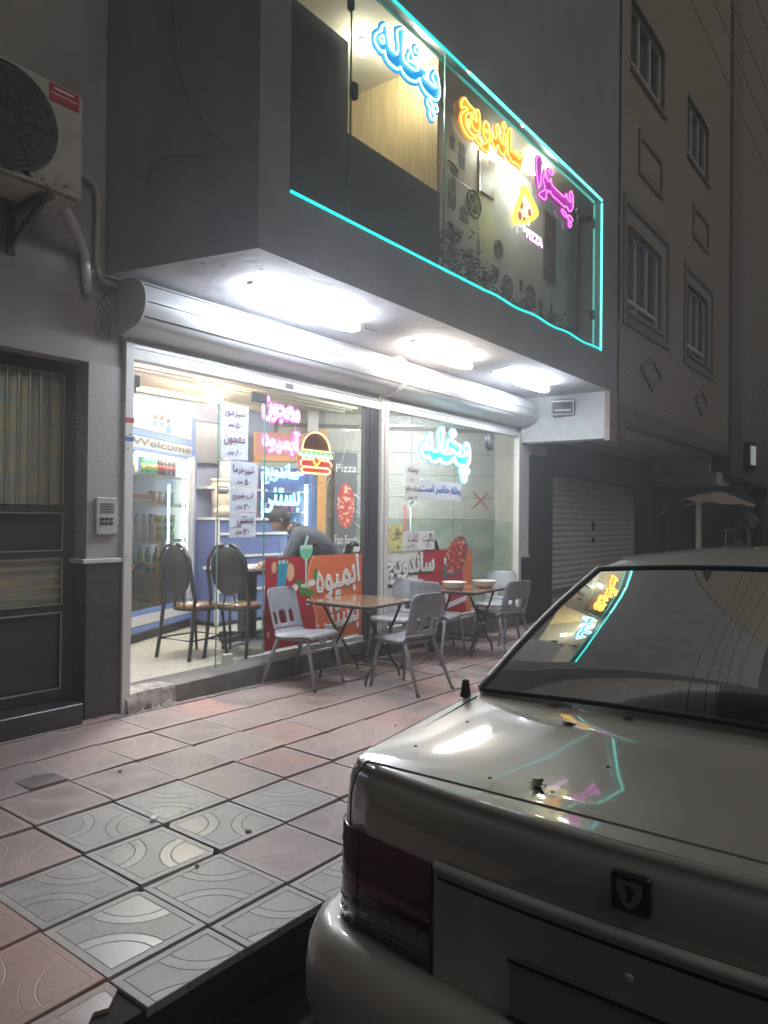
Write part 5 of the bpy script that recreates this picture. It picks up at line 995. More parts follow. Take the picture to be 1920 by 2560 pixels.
def grey_chair():
    t = thing('plastic_chair', '', 'chair', (0, 0, 0), 0, 'grey plastic chairs on the pavement')
    # side profile (y,z): front lip -> seat -> bend -> back ; faces -Y
    pf = [(-.225, .395), (-.228, .425), (-.215, .442), (-.15, .446), (-.07, .437), (.02, .430), (.10, .430), (.155, .442), (.19, .470), (.210, .51), (.222, .555), (.235, .61), (.250, .68), (.266, .75), (.278, .80), (.282, .815)]
    NU = 19
    def row_(k):
        y, z = pf[k]; r_ = []
        hw = .205 if k < 8 else .200-.010*(k-8)/7
        if k == 9 or k == 10: hw -= .006
        if k in (0, 1): hw -= .012
        if k == 14: hw -= .012
        if k == 15: hw -= .045
        for i in range(NU):
            u = -1+2*i/(NU-1); edge = max(0, abs(u)-.80)/.20
            if k < 8: r_.append((u*hw, y-.006*(1-u*u)*(1 if k < 3 else 0), z+.004+.012*u*u*u*u-.034*edge**2*(0 if k < 1 else 1)))
            else: r_.append((u*hw, y-.030*u*u-.020*edge**2+.03*0, z-.006*edge))
        return r_
    rows = [row_(k) for k in range(16)]
    m = MB(); m.grid(rows[:9]); seat = m.build('seat', M['greyplastic'], t)
    def skip(i, j): return i in (1, 2) and (3 <= j <= 4 or 7 <= j <= 10 or 13 <= j <= 14)
    m = MB(); m.grid(rows[8:], True, skip); back = m.build('backrest', M['greyplastic'], t)
    for o in (seat, back):
        md = o.modifiers.new('s', 'SOLIDIFY'); md.thickness = .010; md.offset = 0; sb = o.modifiers.new('u', 'SUBSURF'); sb.levels = 1; sb.render_levels = 1
        bpy.context.view_layer.update(); me = bpy.data.meshes.new_from_object(o.evaluated_get(bpy.context.evaluated_depsgraph_get())); o.modifiers.clear(); o.data = me
        me.polygons.foreach_set('use_smooth', [True]*len(me.polygons))
    for sx in (-1, 1):
        MB().tube([(sx*.165, -.16, .432), (sx*.178, -.185, .36), (sx*.205, -.255, .0)], [.020, .017, .0125], 10).build('front_leg', M['greyplastic'], t)
        MB().tube([(sx*.165, .12, .43), (sx*.178, .15, .36), (sx*.215, .30, .0)], [.020, .017, .0125], 10).build('rear_leg', M['greyplastic'], t)
    for sx in (-1, 1):
        for (a, b) in ((.206, -.257), (.216, .302)): MB().lathe([(.015, 0), (.0145, .02)], (sx*a, b, 0), 10).build('foot_cap', M['black'], t)
    m = MB(); m.tube([(-.17, -.15, .405), (.17, -.15, .405)], .014, 8); m.tube([(-.17, .12, .405), (.17, .12, .405)], .014, 8); m.tube([(-.17, -.15, .405), (-.17, .12, .405)], .014, 8); m.tube([(.17, -.15, .405), (.17, .12, .405)], .014, 8); m.build('underframe', M['greyplastic'], t)
    m = MB()
    for k in range(5): m.box(-.05+.02*k, -.041+.02*k, -.14+.003*k, -.115, .4505, .4515)
    m.build('mould_marks', M['darkalu'], t)
    return t
gc = grey_chair()
for k, (x, y, rz, lb) in enumerate((
    (1.56, -.30, R(6), 'grey plastic chair at the left of the tables, standing against the window step'),
    (2.13, -.97, R(172), 'grey plastic chair nearest the camera, seen from behind at the near table'),
    (2.92, -.27, R(-84), 'grey plastic chair between the two tables in front of the white post'),
    (3.42, -.42, R(93), 'grey plastic chair half hidden behind the post side chair, at the far table'),
    (4.86, -.32, R(-80), 'grey plastic chair at the far end of the far table, facing the camera'),
    (4.22, -.74, R(162), 'grey plastic chair with dark looking back on the street side of the far table'))):
    c = gc if k == 0 else copy_tree(gc); c['label'] = lb; c.location = (x, y, gz(x, y)+.003); c.rotation_euler = (R(-2.2) if k != 1 else R(2.0), 0, rz)
# folding tables
def fold_table():
    t = thing('folding_table', '', 'table', (0, 0, 0), 0, 'folding tables on the pavement'); h = .665
    m = MB(); r = .04; s = .355; pts = []
    for cx, cyy, a0 in ((s-r, s-r, 0), (-s+r, s-r, pi/2), (-s+r, -s+r, pi), (s-r, -s+r, 1.5*pi)):
        for i in range(5): a = a0+pi/2*i/4; pts.append((cx+r*cos(a), cyy+r*sin(a)))
    m.prism(pts, 'z', h+.003, h+.020); m.build('top', M['brownboard'], t)
    m = MB(); m.tube([(a, b, h+.008) for a, b in pts], .0125, 6, True); m.build('edge_band', M['tabletrim'], t)
    for sy in (-1, 1):
        MB().tube([(-.27, sy*.22, h-.01), (-.05, sy*.225, .38), (.16, sy*.23, .15), (.25, sy*.235, .07), (.27, sy*.235, 0)], .0115, 8).build('leg', M['blackmetal'], t)
        MB().tube([(.27, sy*.25, h-.01), (.05, sy*.25, .38), (-.16, sy*.25, .15), (-.25, sy*.25, .07), (-.27, sy*.25, 0)], .0115, 8).build('leg', M['blackmetal'], t)
        MB().lathe([(.014, -.03), (.014, .03)], (0, sy*.237, .325), 8, (0, 1, 0)).build('pivot', M['alu'], t)
    for a_, b_, c_, d_ in ((.16, .23, .15, .008), (-.16, .25, .15, .008), (-.29, .30, h-.012, .010), (.29, .30, h-.012, .010)): MB().tube([(a_, -b_, c_), (a_, b_, c_)], d_, 8).build('cross_bar', M['blackmetal'], t)
    MB().box(-.17, -.14, -.27, -.255, .44, .52).build('latch', M['black'], t)
    return t
ft = fold_table(); ft['label'] = 'brown folding table with shiny top nearer the camera'; ft.location = (2.14, -.44, gz(2.1, -.4)+.002); ft.rotation_euler = (0, 0, R(2))
f2 = copy_tree(ft); f2['label'] = 'brown folding table carrying two white bowls'; f2.location = (3.92, -.42, gz(3.9, -.4)+.002); f2.rotation_euler = (0, 0, R(4))
TZ = .665+.021
for (x, y, lb) in ((-.10, -.12, 'white bowl nearer the centre post on the far folding table'), (.17, -.20, 'white bowl on the right corner of the far folding table')):
    pass
for (x, y, lb) in ((3.74, -.43, 'white plastic bowl nearer the centre post on the far folding table'), (4.12, -.58, 'white plastic bowl on the right side of the far folding table')):
    m = MB(); m.lathe([(.065, 0), (.085, .004), (.118, .05), (.130, .072), (.136, .074), (.133, .078), (.126, .074), (.112, .05), (.08, .012), (.02, .010)], seg=28)
    o = m.build('bowl', M['melamine'], label=lb, cat='bowl', group='white bowls'); o.location = (x, y, gz(3.9, -.4)+TZ+.002)
# ------------------------------------------------ people
def skinmesh(J, E, name, mt, sub=2, parent=None):
    me = bpy.data.meshes.new(name); ks = list(J); me.from_pydata([J[k][0] for k in ks], [(ks.index(a), ks.index(b)) for a, b in E], []); o = bpy.data.objects.new(name, me); COL.objects.link(o)
    o.modifiers.new('k', 'SKIN').use_smooth_shade = True; sv = me.skin_vertices[0].data
    for i, k in enumerate(ks):
        r = J[k][1]; sv[i].radius = r if isinstance(r, tuple) else (r, r)
    sv[0].use_root = True
    s_ = o.modifiers.new('u', 'SUBSURF'); s_.levels = sub; s_.render_levels = sub
    bpy.context.view_layer.update(); m2 = bpy.data.meshes.new_from_object(o.evaluated_get(bpy.context.evaluated_depsgraph_get())); o.modifiers.clear(); o.data = m2; m2.name = name
    m2.materials.clear(); m2.materials.append(mt); m2.polygons.foreach_set('use_smooth', [True]*len(m2.polygons))
    if parent: o.parent = parent
    return o
def head(t, c, fwd, upv, mth, hairlen=1.0):
    """head with face, ears and hair; c = centre"""
    f = Vector(fwd).normalized(); u = Vector(upv); u = (u-f*u.dot(f)).normalized(); l = u.cross(f)
    B = Matrix((f, l, u)).transposed(); c = Vector(c)
    P = []
    for i in range(17):
        th = pi*i/16; row_ = []
        for j in range(25):
            ph = 2*pi*j/24; x = sin(th)*cos(ph); y = sin(th)*sin(ph); z = cos(th)
            X = x*.098; Yv = y*.076; Zv = z*.118
            if z < -.1: X *= 1-.25*(-z-.1); Yv *= 1-.38*(-z-.1)
            if x > .75 and -.35 < z < .12: X += .022*(1-abs(y)*4 if abs(y) < .25 else 0)*(1-abs(z+.18)*2.2)
            if x > .6 and .05 < z < .25 and .15 < abs(y) < .55: X -= .008
            if x > .6 and -.65 < z < -.5: X += .005
            row_.append(tuple(c+B @ Vector((X, Yv, Zv))))
        P.append(row_)
    m = MB(); m.grid(P); o = m.build('head', mth, t)
    m = MB()
    for s in (-1, 1): m.lathe([(.006, -.008), (.026, -.006), (.030, .002), (.022, .008), (.008, .004)], tuple(c+B @ Vector((-.005, s*.078, -.005))), 10, tuple(B @ Vector((.25, s, 0))))
    m.build('ear', mth, o)
    m = MB()
    for s in (-1, 1): m.lathe([(.004, 0), (.011, .003), (.009, .008)], tuple(c+B @ Vector((.080, s*.030, .012))), 8, tuple(f))
    m.build('eye', M['inkgrey'], o)
    m = MB(); m.tube([tuple(c+B @ Vector((.082-.01*abs(k), .024*k, -.062))) for k in (-1, -.5, 0, .5, 1)], .005, 6); m.build('mouth', mat('lips', (.30, .12, .10), .5), o)
    P = []; rh = random.Random(2)
    for i in range(11):
        th = pi*.62*i/10; row_ = []
        for j in range(25):
            ph = 2*pi*j/24; cut = 1.0 if cos(ph) < .25 else .55+.25*(1-cos(ph)); tt = th*cut*hairlen; k = 1.0+(.012*rh.random())
            x = sin(tt)*cos(ph); y = sin(tt)*sin(ph); z = cos(tt); row_.append(tuple(c+B @ Vector((x*.110*k-.006, y*.088*k, z*.140*k+.002))))
        P.append(row_)
    m = MB(); m.grid(P); h = m.build('hair', M['hair'], o)
    return o
def hand(t, wrist, d, nrm, mt, s=1.0):
    d = Vector(d).normalized(); n = Vector(nrm); n = (n-d*n.dot(d)).normalized(); w_ = d.cross(n); W0 = Vector(wrist)
    m = MB(); m.tube([tuple(W0), tuple(W0+d*.03*s), tuple(W0+d*.085*s)], [.022*s, .034*s, .032*s], 8)
    o = m.build('hand', mt, t)
    for k, (a, L_) in enumerate(((-.030, .062), (-.010, .075), (.011, .070), (.030, .052))):
        b = W0+d*.08*s+w_*a*s; m = MB(); m.tube([tuple(b), tuple(b+d*L_*.45*s-n*.004), tuple(b+d*L_*.8*s-n*.018*s), tuple(b+d*L_*.9*s-n*.035*s)], [.0095*s, .009*s, .008*s, .0065*s], 6); m.build('finger', mt, o)
    b = W0+d*.025*s-w_*.03*s; m = MB(); m.tube([tuple(b), tuple(b+d*.03*s-w_*.028*s-n*.01*s), tuple(b+d*.055*s-w_*.03*s-n*.02*s)], [.012*s, .010*s, .008*s], 6); m.build('thumb', mt, o)
# man inside, bending over to the left
mx_, my_ = 2.36, .56
mt_ = thing('person', 'man with dark curly hair and grey padded jacket bending over inside the shop', 'person', (0, 0, 0))
V3 = lambda a, b, c: (mx_+a, my_+b, c)
fo = (-.60, .80)   # lean direction, to the left in view
def LP(f_, s_, z): return (mx_+f_*fo[0]+s_*fo[1], my_+f_*fo[1]-s_*fo[0]*1.0, z)
body = {'hip': (LP(-.34, 0, .95), (.17, .14)), 'waist': (LP(-.29, 0, 1.06), (.165, .15)), 'chest': (LP(-.14, 0, 1.17), (.19, .155)), 'neckb': (LP(-.01, 0, 1.25), (.10, .09)), 'neck': (LP(.06, 0, 1.285), (.05, .05)), 'skull': (LP(.13, 0, 1.30), (.055, .055)),
        'shL': (LP(-.04, .19, 1.19), (.085, .085)), 'elL': (LP(.06, .26, .96), (.062, .062)), 'wrL': (LP(.27, .16, .92), (.03, .03)), 'shR': (LP(-.04, -.19, 1.19), (.085, .085)), 'elR': (LP(.06, -.25, .96), (.062, .062)), 'wrR': (LP(.28, -.13, .93), (.03, .03)),
        'hL': (LP(-.32, .09, .86), (.095, .095)), 'knL': (LP(-.27, .10, .55), (.062, .062)), 'anL': (LP(-.33, .10, .20), (.042, .042)), 'hR': (LP(-.32, -.09, .86), (.095, .095)), 'knR': (LP(-.27, -.10, .55), (.062, .062)), 'anR': (LP(-.33, -.10, .20), (.042, .042))}
EB = [('hip', 'waist'), ('waist', 'chest'), ('chest', 'neckb'), ('neckb', 'neck'), ('neck', 'skull'), ('chest', 'shL'), ('shL', 'elL'), ('elL', 'wrL'), ('chest', 'shR'), ('shR', 'elR'), ('elR', 'wrR'), ('hip', 'hL'), ('hL', 'knL'), ('knL', 'anL'), ('hip', 'hR'), ('hR', 'knR'), ('knR', 'anR')]
skinmesh(body, EB, 'body', M['skin'], 2, mt_)
def clothe(body, ks, E, name, mt, add, par):
    src = [o for o in par.children if o.name.split('.')[0] == 'body'][0].data; me = src.copy(); me.name = name; me.materials.clear(); me.materials.append(mt)
    bm = bmesh.new(); bm.from_mesh(me); bm.normal_update(); J = [(k, Vector(v[0])) for k, v in body.items()]
    segs = [(a, b, Vector(body[a][0]), Vector(body[b][0])) for a, b in E]
    def near(p):
        best = None
        for a, b, A, B in segs:
            d = B-A; t = max(0, min(1, (p-A).dot(d)/d.length_squared)); q_ = (p-(A+d*t)).length/(.5*(body[a][1][0]+body[b][1][0])+.02)
            if best is None or q_ < best[0]: best = (q_, a, b, t)
        return best[1] in ks and (best[2] in ks or best[3] < .35)
    bmesh.ops.delete(bm, geom=[f for f in bm.faces if not near(f.calc_center_median())], context='FACES')
    nr = {v.index: v.normal.copy() for v in bm.verts}
    for v in bm.verts: v.co += nr[v.index]*add*(1+.25*sin(v.co.z*70+v.co.x*31))
    bm.to_mesh(me); bm.free(); o = bpy.data.objects.new(name, me); COL.objects.link(o); o.parent = par; md = o.modifiers.new('s', 'SOLIDIFY'); md.thickness = .004; return o
def clothe_old(body, ks, E, name, mt, add, par): J = {k: (body[k][0], tuple(r+add for r in body[k][1])) for k in ks}; return skinmesh(J, [e for e in E if e[0] in ks and e[1] in ks], name, mt, 2, par)
clothe(body, ['hip', 'waist', 'chest', 'neckb', 'shL', 'elL', 'wrL', 'shR', 'elR', 'wrR'], EB, 'jacket', M['jacket'], .014, mt_)
clothe(body, ['hip', 'hL', 'knL', 'anL', 'hR', 'knR', 'anR'], EB, 'trousers', M['trousers'], .012, mt_)
head(mt_, LP(.17, 0, 1.345), (fo[0]*.75, fo[1]*.75, -.66), (fo[0]*.66, fo[1]*.66, .75), M['skin'], 1.02)
hand(mt_, LP(.27, .16, .92), (fo[0], fo[1], -.3), (0, 0, 1), M['skin']); hand(mt_, LP(.28, -.13, .93), (fo[0], fo[1], -.3), (0, 0, 1), M['skin'])
for s in (.1, -.1):
    o = MB().box(-.13, .13, -.045, .045, 0, .07).build('shoe', M['black'], mt_); o.location = LP(-.27, s, FL); o.rotation_euler = (0, 0, math.atan2(fo[1], fo[0])); bevel(o, .02, 2)
# person beyond the parked car, seen from behind
q = thing('person', 'person with dark hair and dark jacket seen from behind beyond the parked car', 'person', (0, 0, 0))
bx, by, bz = 8.3, -2.30, -.22
J2 = {k: ((bx+a, by+b, bz+c), r) for k, (a, b, c, r) in {'hip': (0, 0, .80, (.13, .10)), 'waist': (0, 0, .95, (.12, .095)), 'chest': (.02, 0, 1.15, (.15, .11)), 'neckb': (.03, 0, 1.29, (.07, .06)), 'neck': (.04, 0, 1.34, (.05, .05)), 'skull': (.05, 0, 1.40, (.05, .05)), 'shL': (.01, .18, 1.22, (.06, .06)), 'elL': (.05, .25, .97, (.045, .045)), 'wrL': (.18, .20, .80, (.03, .03)), 'shR': (.01, -.18, 1.22, (.06, .06)), 'elR': (.05, -.25, .97, (.045, .045)), 'wrR': (.18, -.2, .80, (.03, .03)), 'hL': (0, .09, .72, (.09, .09)), 'knL': (.03, .10, .42, (.06, .06)), 'anL': (0, .10, .07, (.04, .04)), 'hR': (0, -.09, .72, (.09, .09)), 'knR': (.05, -.10, .42, (.06, .06)), 'anR': (0, -.10, .07, (.04, .04))}.items()}
skinmesh(J2, EB, 'body', M['skin'], 1, q); clothe(J2, ['hip', 'waist', 'chest', 'neckb', 'shL', 'elL', 'wrL', 'shR', 'elR', 'wrR'], EB, 'jacket', M['trousers'], .012, q); clothe(J2, ['hip', 'hL', 'knL', 'anL', 'hR', 'knR', 'anR'], EB, 'trousers', M['trousers'], .012, q)
head(q, (bx+.06, by, bz+1.47), (1, .1, 0), (0, 0, 1), M['skin'], 1.35); hand(q, J2['wrL'][0], (.5, 0, -.8), (0, 1, 0), M['skin']); hand(q, J2['wrR'][0], (.5, 0, -.8), (0, -1, 0), M['skin'])
# ------------------------------------------------ parked car
M['paint'] = mat('car_paint', (.385, .36, .31), .42, metal=.28, coat=1.0, nz=.07, sc=2.2, det=9, rvar=.06, bump=.02, bsc=900)
M['paint'].node_tree.nodes['Principled BSDF'].inputs['Coat Roughness'].default_value = .045; M['paint'].node_tree.nodes['Principled BSDF'].inputs['Coat IOR'].default_value = 1.9
M['bumperp'] = mat('bumper_paint', (.50, .48, .43), .42, metal=.2, coat=.5, nz=.08, sc=6)
M['lampred'] = mat('lamp_red', (.06, .006, .010), .16, coat=.8); M['lampclear'] = mat('lamp_clear', (.16, .14, .13), .2, coat=.8, nz=.2, sc=90)
M['rubber'] = mat('rubber', (.015, .015, .015), .6); M['fabric'] = mat('car_fabric', (.035, .036, .038), .9); M['tyre'] = mat('tyre', (.02, .02, .02), .85)
YC = -4.07; GR = -.255
car = thing('parked_car', 'champagne grey saloon car parked at the kerb with fallen leaves on its boot lid', 'car', (0, YC, GR))
def CT(p): return (p[0], p[1]-YC, p[2]-GR)
def cpart(m, name, mt, par=None):
    m.v = [CT(p) for p in m.v]; return m.build(name, mt, par or car)
half = []
for k in range(13): v = .78*k/12; half.append((-1.535+.065*(v/.78)**2.2, v))
cxn, cyn, rr_ = -1.365, .755, .103
for k in range(1, 8): a = pi-(pi*.42)*0-k/7*pi/2; half.append((cxn+rr_*cos(a)*1.03, cyn+rr_*sin(a)))
for x in (-1.2, -1.0, -.8, -.6, -.3, 0, .4, .8, 1.2, 1.6, 1.9, 2.2, 2.5): half.append((x, .860+.012*sin((x+1.4)/4.2*pi)))
for k in range(0, 8): a = pi/2-k/7*pi/2; half.append((2.72+.16*cos(a), .70+.155*sin(a)))
for k in range(8): v = .66*(1-k/7); half.append((2.90+.05*(1-(v/.66)**2), v))
def topz(x): 
    if x < -.70: return .712+(x+1.53)/.83*.062
    if x < 1.8: return .774+.006*sin((x+.7)/2.5*pi)
    return .774-(x-1.8)**2*.10
RG = [(-.07, .05), (.0, .012), (.25, .0), (.42, -.006), (.60, .006)]
def ringpts(k, sgn):
    P = []
    for i, (x, v) in enumerate(half):
        a = half[max(i-1, 0)]; b = half[min(i+1, len(half)-1)]; tx, ty = b[0]-a[0], b[1]-a[1]; L_ = math.hypot(tx, ty) or 1
        nx, ny = -ty/L_, tx/L_
        if nx*(x-.6)+ny*v < 0: nx, ny = -nx, -ny
        if i == 0: nx, ny = -1, 0
        if i == len(half)-1: nx, ny = 1, 0
        T = topz(x)
        if k < len(RG): z, ins = RG[k]; z = min(z, T-.06)
        else: dz, ins = ((-.052, .013), (-.030, .022), (-.022, .034), (-.012, .030), (-.003, .036), (.0, .050))[k-len(RG)]; z = T+dz
        P.append((x-nx*ins, YC+sgn*(v-ny*ins), z))
    return P
NR = len(RG)+6
m = MB()
for sgn in (1, -1): m.grid([ringpts(k, sgn) for k in range(NR)])
body_ = cpart(m, 'body', M['paint']); recalc(body_)
m = MB(); tl = ringpts(NR-1, 1); P = []; NC = 12
for i in range(len(half)):
    a = tl[i]; r_ = []
    for j in range(NC+1):
        v = 1-2*j/NC; y = YC+(a[1]-YC)*v; r_.append((a[0] if i > 12 else a[0]*(abs(v))+(a[0])*(1-abs(v)), y, a[2]+.014*(1-v*v)*min(1, max(0, (a[0]+1.52)*3))))
    P.append(r_)
m.grid(P, True, lambda i, j: -.66 < (P[i][j][0]+P[i+1][j][0])/2 < 1.82 and 0 < j < NC-1)
lid = cpart(m, 'boot_and_bonnet', M['paint']); 
# perimeter strips
def per(s):   # arclength around the rear, + to kerb side
    sg = 1 if s >= 0 else -1; s = abs(s); acc = 0
    for i in range(len(half)-1):
        a, b = half[i], half[i+1]; d = math.hypot(b[0]-a[0], b[1]-a[1])
        if acc+d >= s:
            t = (s-acc)/d; nx, ny = -(b[1]-a[1])/d, (b[0]-a[0])/d; return (a[0]+(b[0]-a[0])*t, YC+sg*(a[1]+(b[1]-a[1])*t), nx, sg*ny)
        acc += d
def strip(m, s0, s1, prof, n=24):
    P = []
    for i in range(n+1):
        x, y, nx, ny = per(s0+(s1-s0)*i/n); P.append([(x+nx*o_, y+ny*o_, z) for z, o_ in prof])
    m.grid(P); return m
for sg in (1, -1):
    lamp = cpart(strip(MB(), sg*.492, sg*1.01, [(.545, -.004), (.545, .006), (.385, .008), (.380, .008)]), 'tail_lamp', M['lampred'])
    cpart(strip(MB(), sg*.492, sg*1.01, [(.379, .008), (.262, .008), (.262, -.004)]), 'clear_lens', M['lampclear'], lamp)
    cpart(strip(MB(), sg*.486, sg*.492, [(.55, .0), (.55, .012), (.26, .012), (.26, 0)], 2), 'lamp_edge', M['rubber'], lamp)
    cpart(strip(MB(), sg*.748, sg*.752, [(.54, .0085), (.265, .0105)], 2), 'lamp_seam', M['rubber'], lamp)
    m = MB(); g_ = [(-1.500+.0, YC+sg*.795, .555)]; 
    pt = [(x, y, z) for (x, y, z) in [(-1.482, YC+sg*.775, .56), (-1.485, YC+sg*.772, .64), (-1.470, YC+sg*.768, .688), (-1.435, YC+sg*.765, .7155), (-1.2, YC+sg*.775, .735), (-.78, YC+sg*.79, .771)]]
    m.tube(pt, .0022, 5); cpart(m, 'lid_gap', M['rubber'])
cpart(strip(MB(), -.480, .480, [(.56, .0), (.56, .012), (.548, .020), (.538, .012), (.30, .010), (.26, .010), (.25, -.004)], 30), 'plate_surround', M['bumperp'])
m = strip(MB(), -.470, .470, [(.530, .0125), (.522, .013)], 20); cpart(m, 'surround_shadow_gap', M['rubber'])
for sg in (1, -1):
    for z_ in (.50, .455, .41): cpart(strip(MB(), sg*.51, sg*.98, [(z_, .0075), (z_-.002, .0105), (z_-.004, .0075)]), 'lens_rib', M['lampred'])
    for z_ in (.35, .32, .29): cpart(strip(MB(), sg*.51, sg*.98, [(z_, .0085), (z_-.002, .0110), (z_-.004, .0085)]), 'lens_rib', M['lampclear'])
m = MB(); x0_, y0_, _, _ = per(0); m.box(x0_-.024, x0_-.012, YC-.26, YC+.26, .30, .42); o = cpart(m, 'number_plate', mat('plate', (.20, .20, .19), .4))
m = MB(); m.box(x0_-.027, x0_-.0241, YC-.265, YC+.265, .295, .302); m.box(x0_-.027, x0_-.0241, YC-.265, YC+.265, .418, .425); cpart(m, 'plate_frame', M['rubber'])
cpart(MB().lathe([(.010, 0), (.010, .004), (.007, .006), (.002, .005)], (x0_-.012, YC+.003, .475), 14, (-1, 0, 0)), 'boot_lock', M['alu'])
em = cpart(MB().box(x0_-.014, x0_+.004, YC-.036, YC+.044, .600, .680), 'emblem', M['blackmetal']); bevel(em, .005)
m = MB(); m.quad(*[(x0_-.0152, YC+.004+.029*a, .640+.029*b) for a, b in ((-.85, .9), (.85, .9), (.9, .1), (.5, -.7), (0, -1), (-.5, -.7), (-.9, .1))]); cpart(m, 'shield', mat('badge_grey', (.20, .20, .19), .4), em)
m = MB(); m.quad(*[(x0_-.0158, YC+.004+.020*a, .640+.020*b) for a, b in ((.5, .6), (.1, .9), (-.4, .5), (-.6, .0), (-.2, .1), (-.35, -.6), (.3, -.8), (.2, -.1))]); cpart(m, 'emblem_motif', M['black'], em)
cpart(strip(MB(), -1.75, 1.75, [(.262, -.02), (.285, .0), (.288, .045), (.276, .075), (.24, .095), (.16, .105), (.07, .104), (.055, .098), (.05, .088), (.02, .088)], 70), 'bumper', M['bumperp'])
cpart(strip(MB(), -1.75, 1.75, [(.02, .088), (-.03, .080), (-.075, .055), (-.085, .0), (-.085, -.05)], 60), 'bumper_skirt', M['rubber'])
cpart(MB().box(-1.42, 2.7, YC-.80, YC+.80, -.08, -.05), 'underbody', M['rubber'])
# greenhouse
def gp(bx, bh, bz, tx, th, tz, n=8, cr=.0, v0=-1, v1=1, nz_=5):
    P = []
    for j in range(nz_+1):
        t = j/nz_; r_ = []
        for i in range(n+1):
            v = v0+(v1-v0)*i/n; r_.append((bx+(tx-bx)*t-.022*sin(pi*t)*(1 if tx > bx else -1), YC+v*(bh+(th-bh)*t), bz+(tz-bz)*t+.03*(1-v*v)*t+.016*sin(pi*t)+cr*(1-v*v)*(.3+.7*(1-(1-t)**4))*(1-t)))
        P.append(r_)
    return P
rear = gp(-.735, .80, .782, .0, .650, 1.178, cr=.075, nz_=10, n=12)
cpart(MB().grid(rear), 'rear_window', M['carglass'])
cpart(strip if 0 else (lambda mm: ([mm.tube([(rear[j][i][0]+.001, rear[j][i][1], rear[j][i][2]-.003) for i in range(1, 12)], .0010, 4) for j in range(1, 10)], mm)[1])(MB()), 'heater_lines', M['rust'])
edge = [rear[0][i] for i in range(13)]+[rear[j][12] for j in range(1, 11)]+[rear[10][i] for i in range(11, -1, -1)]+[rear[j][0] for j in range(9, 0, -1)]
cpart(MB().tube([(x, y, z+.003) for x, y, z in edge], .0085, 6, True), 'window_seal', M['rubber'])
m = MB()
for i in range(9): 
    pass
P = []
RX = [-.0, .03, .12, .3, .55, .8, 1.0, 1.1]
for x in RX:
    k = (x-.0)/1.1; th = .650+.012*sin(pi*k); e = .012 if x in (0,) else 0
    P.append([(x, YC+v*th, 1.176+.030*(1-v*v)+(.078*sin(pi*min(1, k*.95+.02))**.7)*(1-.35*v*v)-.0-(.022 if abs(v) > .99 else 0)) for v in [-1, -.985, -.93, -.8, -.6, -.4, -.2, 0, .2, .4, .6, .8, .93, .985, 1]])
roof = cpart(MB().grid(P), 'roof', M['paint'])
md = roof.modifiers.new('s', 'SUBSURF'); md.levels = md.render_levels = 2; bpy.context.view_layer.update(); me = bpy.data.meshes.new_from_object(roof.evaluated_get(bpy.context.evaluated_depsgraph_get())); roof.modifiers.clear(); roof.data = me
ws = gp(1.86, .77, .775, 1.10, .640, 1.178, cr=.01)
cpart(MB().grid(ws), 'windscreen', M['carglass'])
for sg in (1, -1):
    def side(bx0, tx0, bx1, tx1, off=0, n=6):
        P = []
        for j in range(n+1):
            t = j/n; hwd = .848+(.662-.848)*t+.018*sin(pi*t)+off
            z = .772+(1.165-.772)*t; P.append([(bx0+(tx0-bx0)*t-.022*sin(pi*t)*.0, YC+sg*hwd, z), (bx1+(tx1-bx1)*t, YC+sg*hwd, z)])
        return P
    P = []
    for j in range(11):
        a = rear[j][12 if sg > 0 else 0]; t = j/10; hwd = .848+(.662-.848)*t+.018*sin(pi*t)
        P.append([a, ((a[0]+-.40+(.10+.40)*t)/2-.12*(1-t), (a[1]+YC+sg*hwd)/2+sg*.012, a[2]+.0), (-.40+.52*t, YC+sg*hwd, .772+(1.165-.772)*t)])
    cpart(MB().grid(P), 'rear_pillar', M['paint'])
    cpart(MB().grid(side(-.38, .13, .52, .56)), 'side_window', M['carglass']); cpart(MB().grid(side(.58, .60, 1.55, 1.02)), 'side_window', M['carglass'])
    cpart(MB().grid(side(.50, .54, .60, .62, .004)), 'door_pillar', M['rubber']); cpart(MB().grid(side(1.53, 1.0, 1.86, 1.10)), 'front_pillar', M['paint'])
    e = [rear[j][12 if sg > 0 else 0] for j in range(11)]
    cpart(MB().tube([(x+.012, y+sg*.012, z+.006) for x, y, z in e]+[(x, YC+sg*.655, 1.175+.035*sin(pi*x/1.1)) for x in (.1, .4, .8, 1.08)], .007, 6), 'drip_rail', M['alu'])
    mir = cpart(MB().lathe([(.02, 0), (.07, .03), (.075, .09), (.05, .12)], (1.42, YC+sg*.98, .86), 12, (1, 0, 0)), 'wing_mirror', M['paint'])
    for wx in (-.70, 2.02):
        wh = cpart(MB().lathe([(.18, -.09), (.29, -.085), (.30, -.05), (.30, .05), (.29, .085), (.18, .09)], (wx, YC+sg*.765, GR+.30), 32, (0, sg, 0)), 'wheel', M['tyre'])
        cpart(MB().lathe([(.03, .02), (.12, .03), (.185, .075), (.185, .05)], (wx, YC+sg*.765, GR+.30), 24, (0, sg, 0)), 'rim', M['alu'], wh)
        cpart(MB().tube([(wx+.335*cos(a), YC+sg*.862, GR+.30+.335*sin(a)) for a in [pi*i/18 for i in range(19)]], .018, 6), 'wheel_arch', M['rubber'])
cpart(MB().box(-.70, -.30, YC-.78, YC+.78, .745, .760), 'parcel_shelf', M['fabric'])
def seat(x, y, w_, zt_, nm='seat'):
    s_ = cpart(MB().obox((x, y, zt_-.30), (.055, 0, .0), (0, w_, 0), (-.09, 0, .30)), nm, M['fabric']); bevel(s_, .05, 2); return s_
seat(-.22, YC, .66, .88, 'rear_seat')
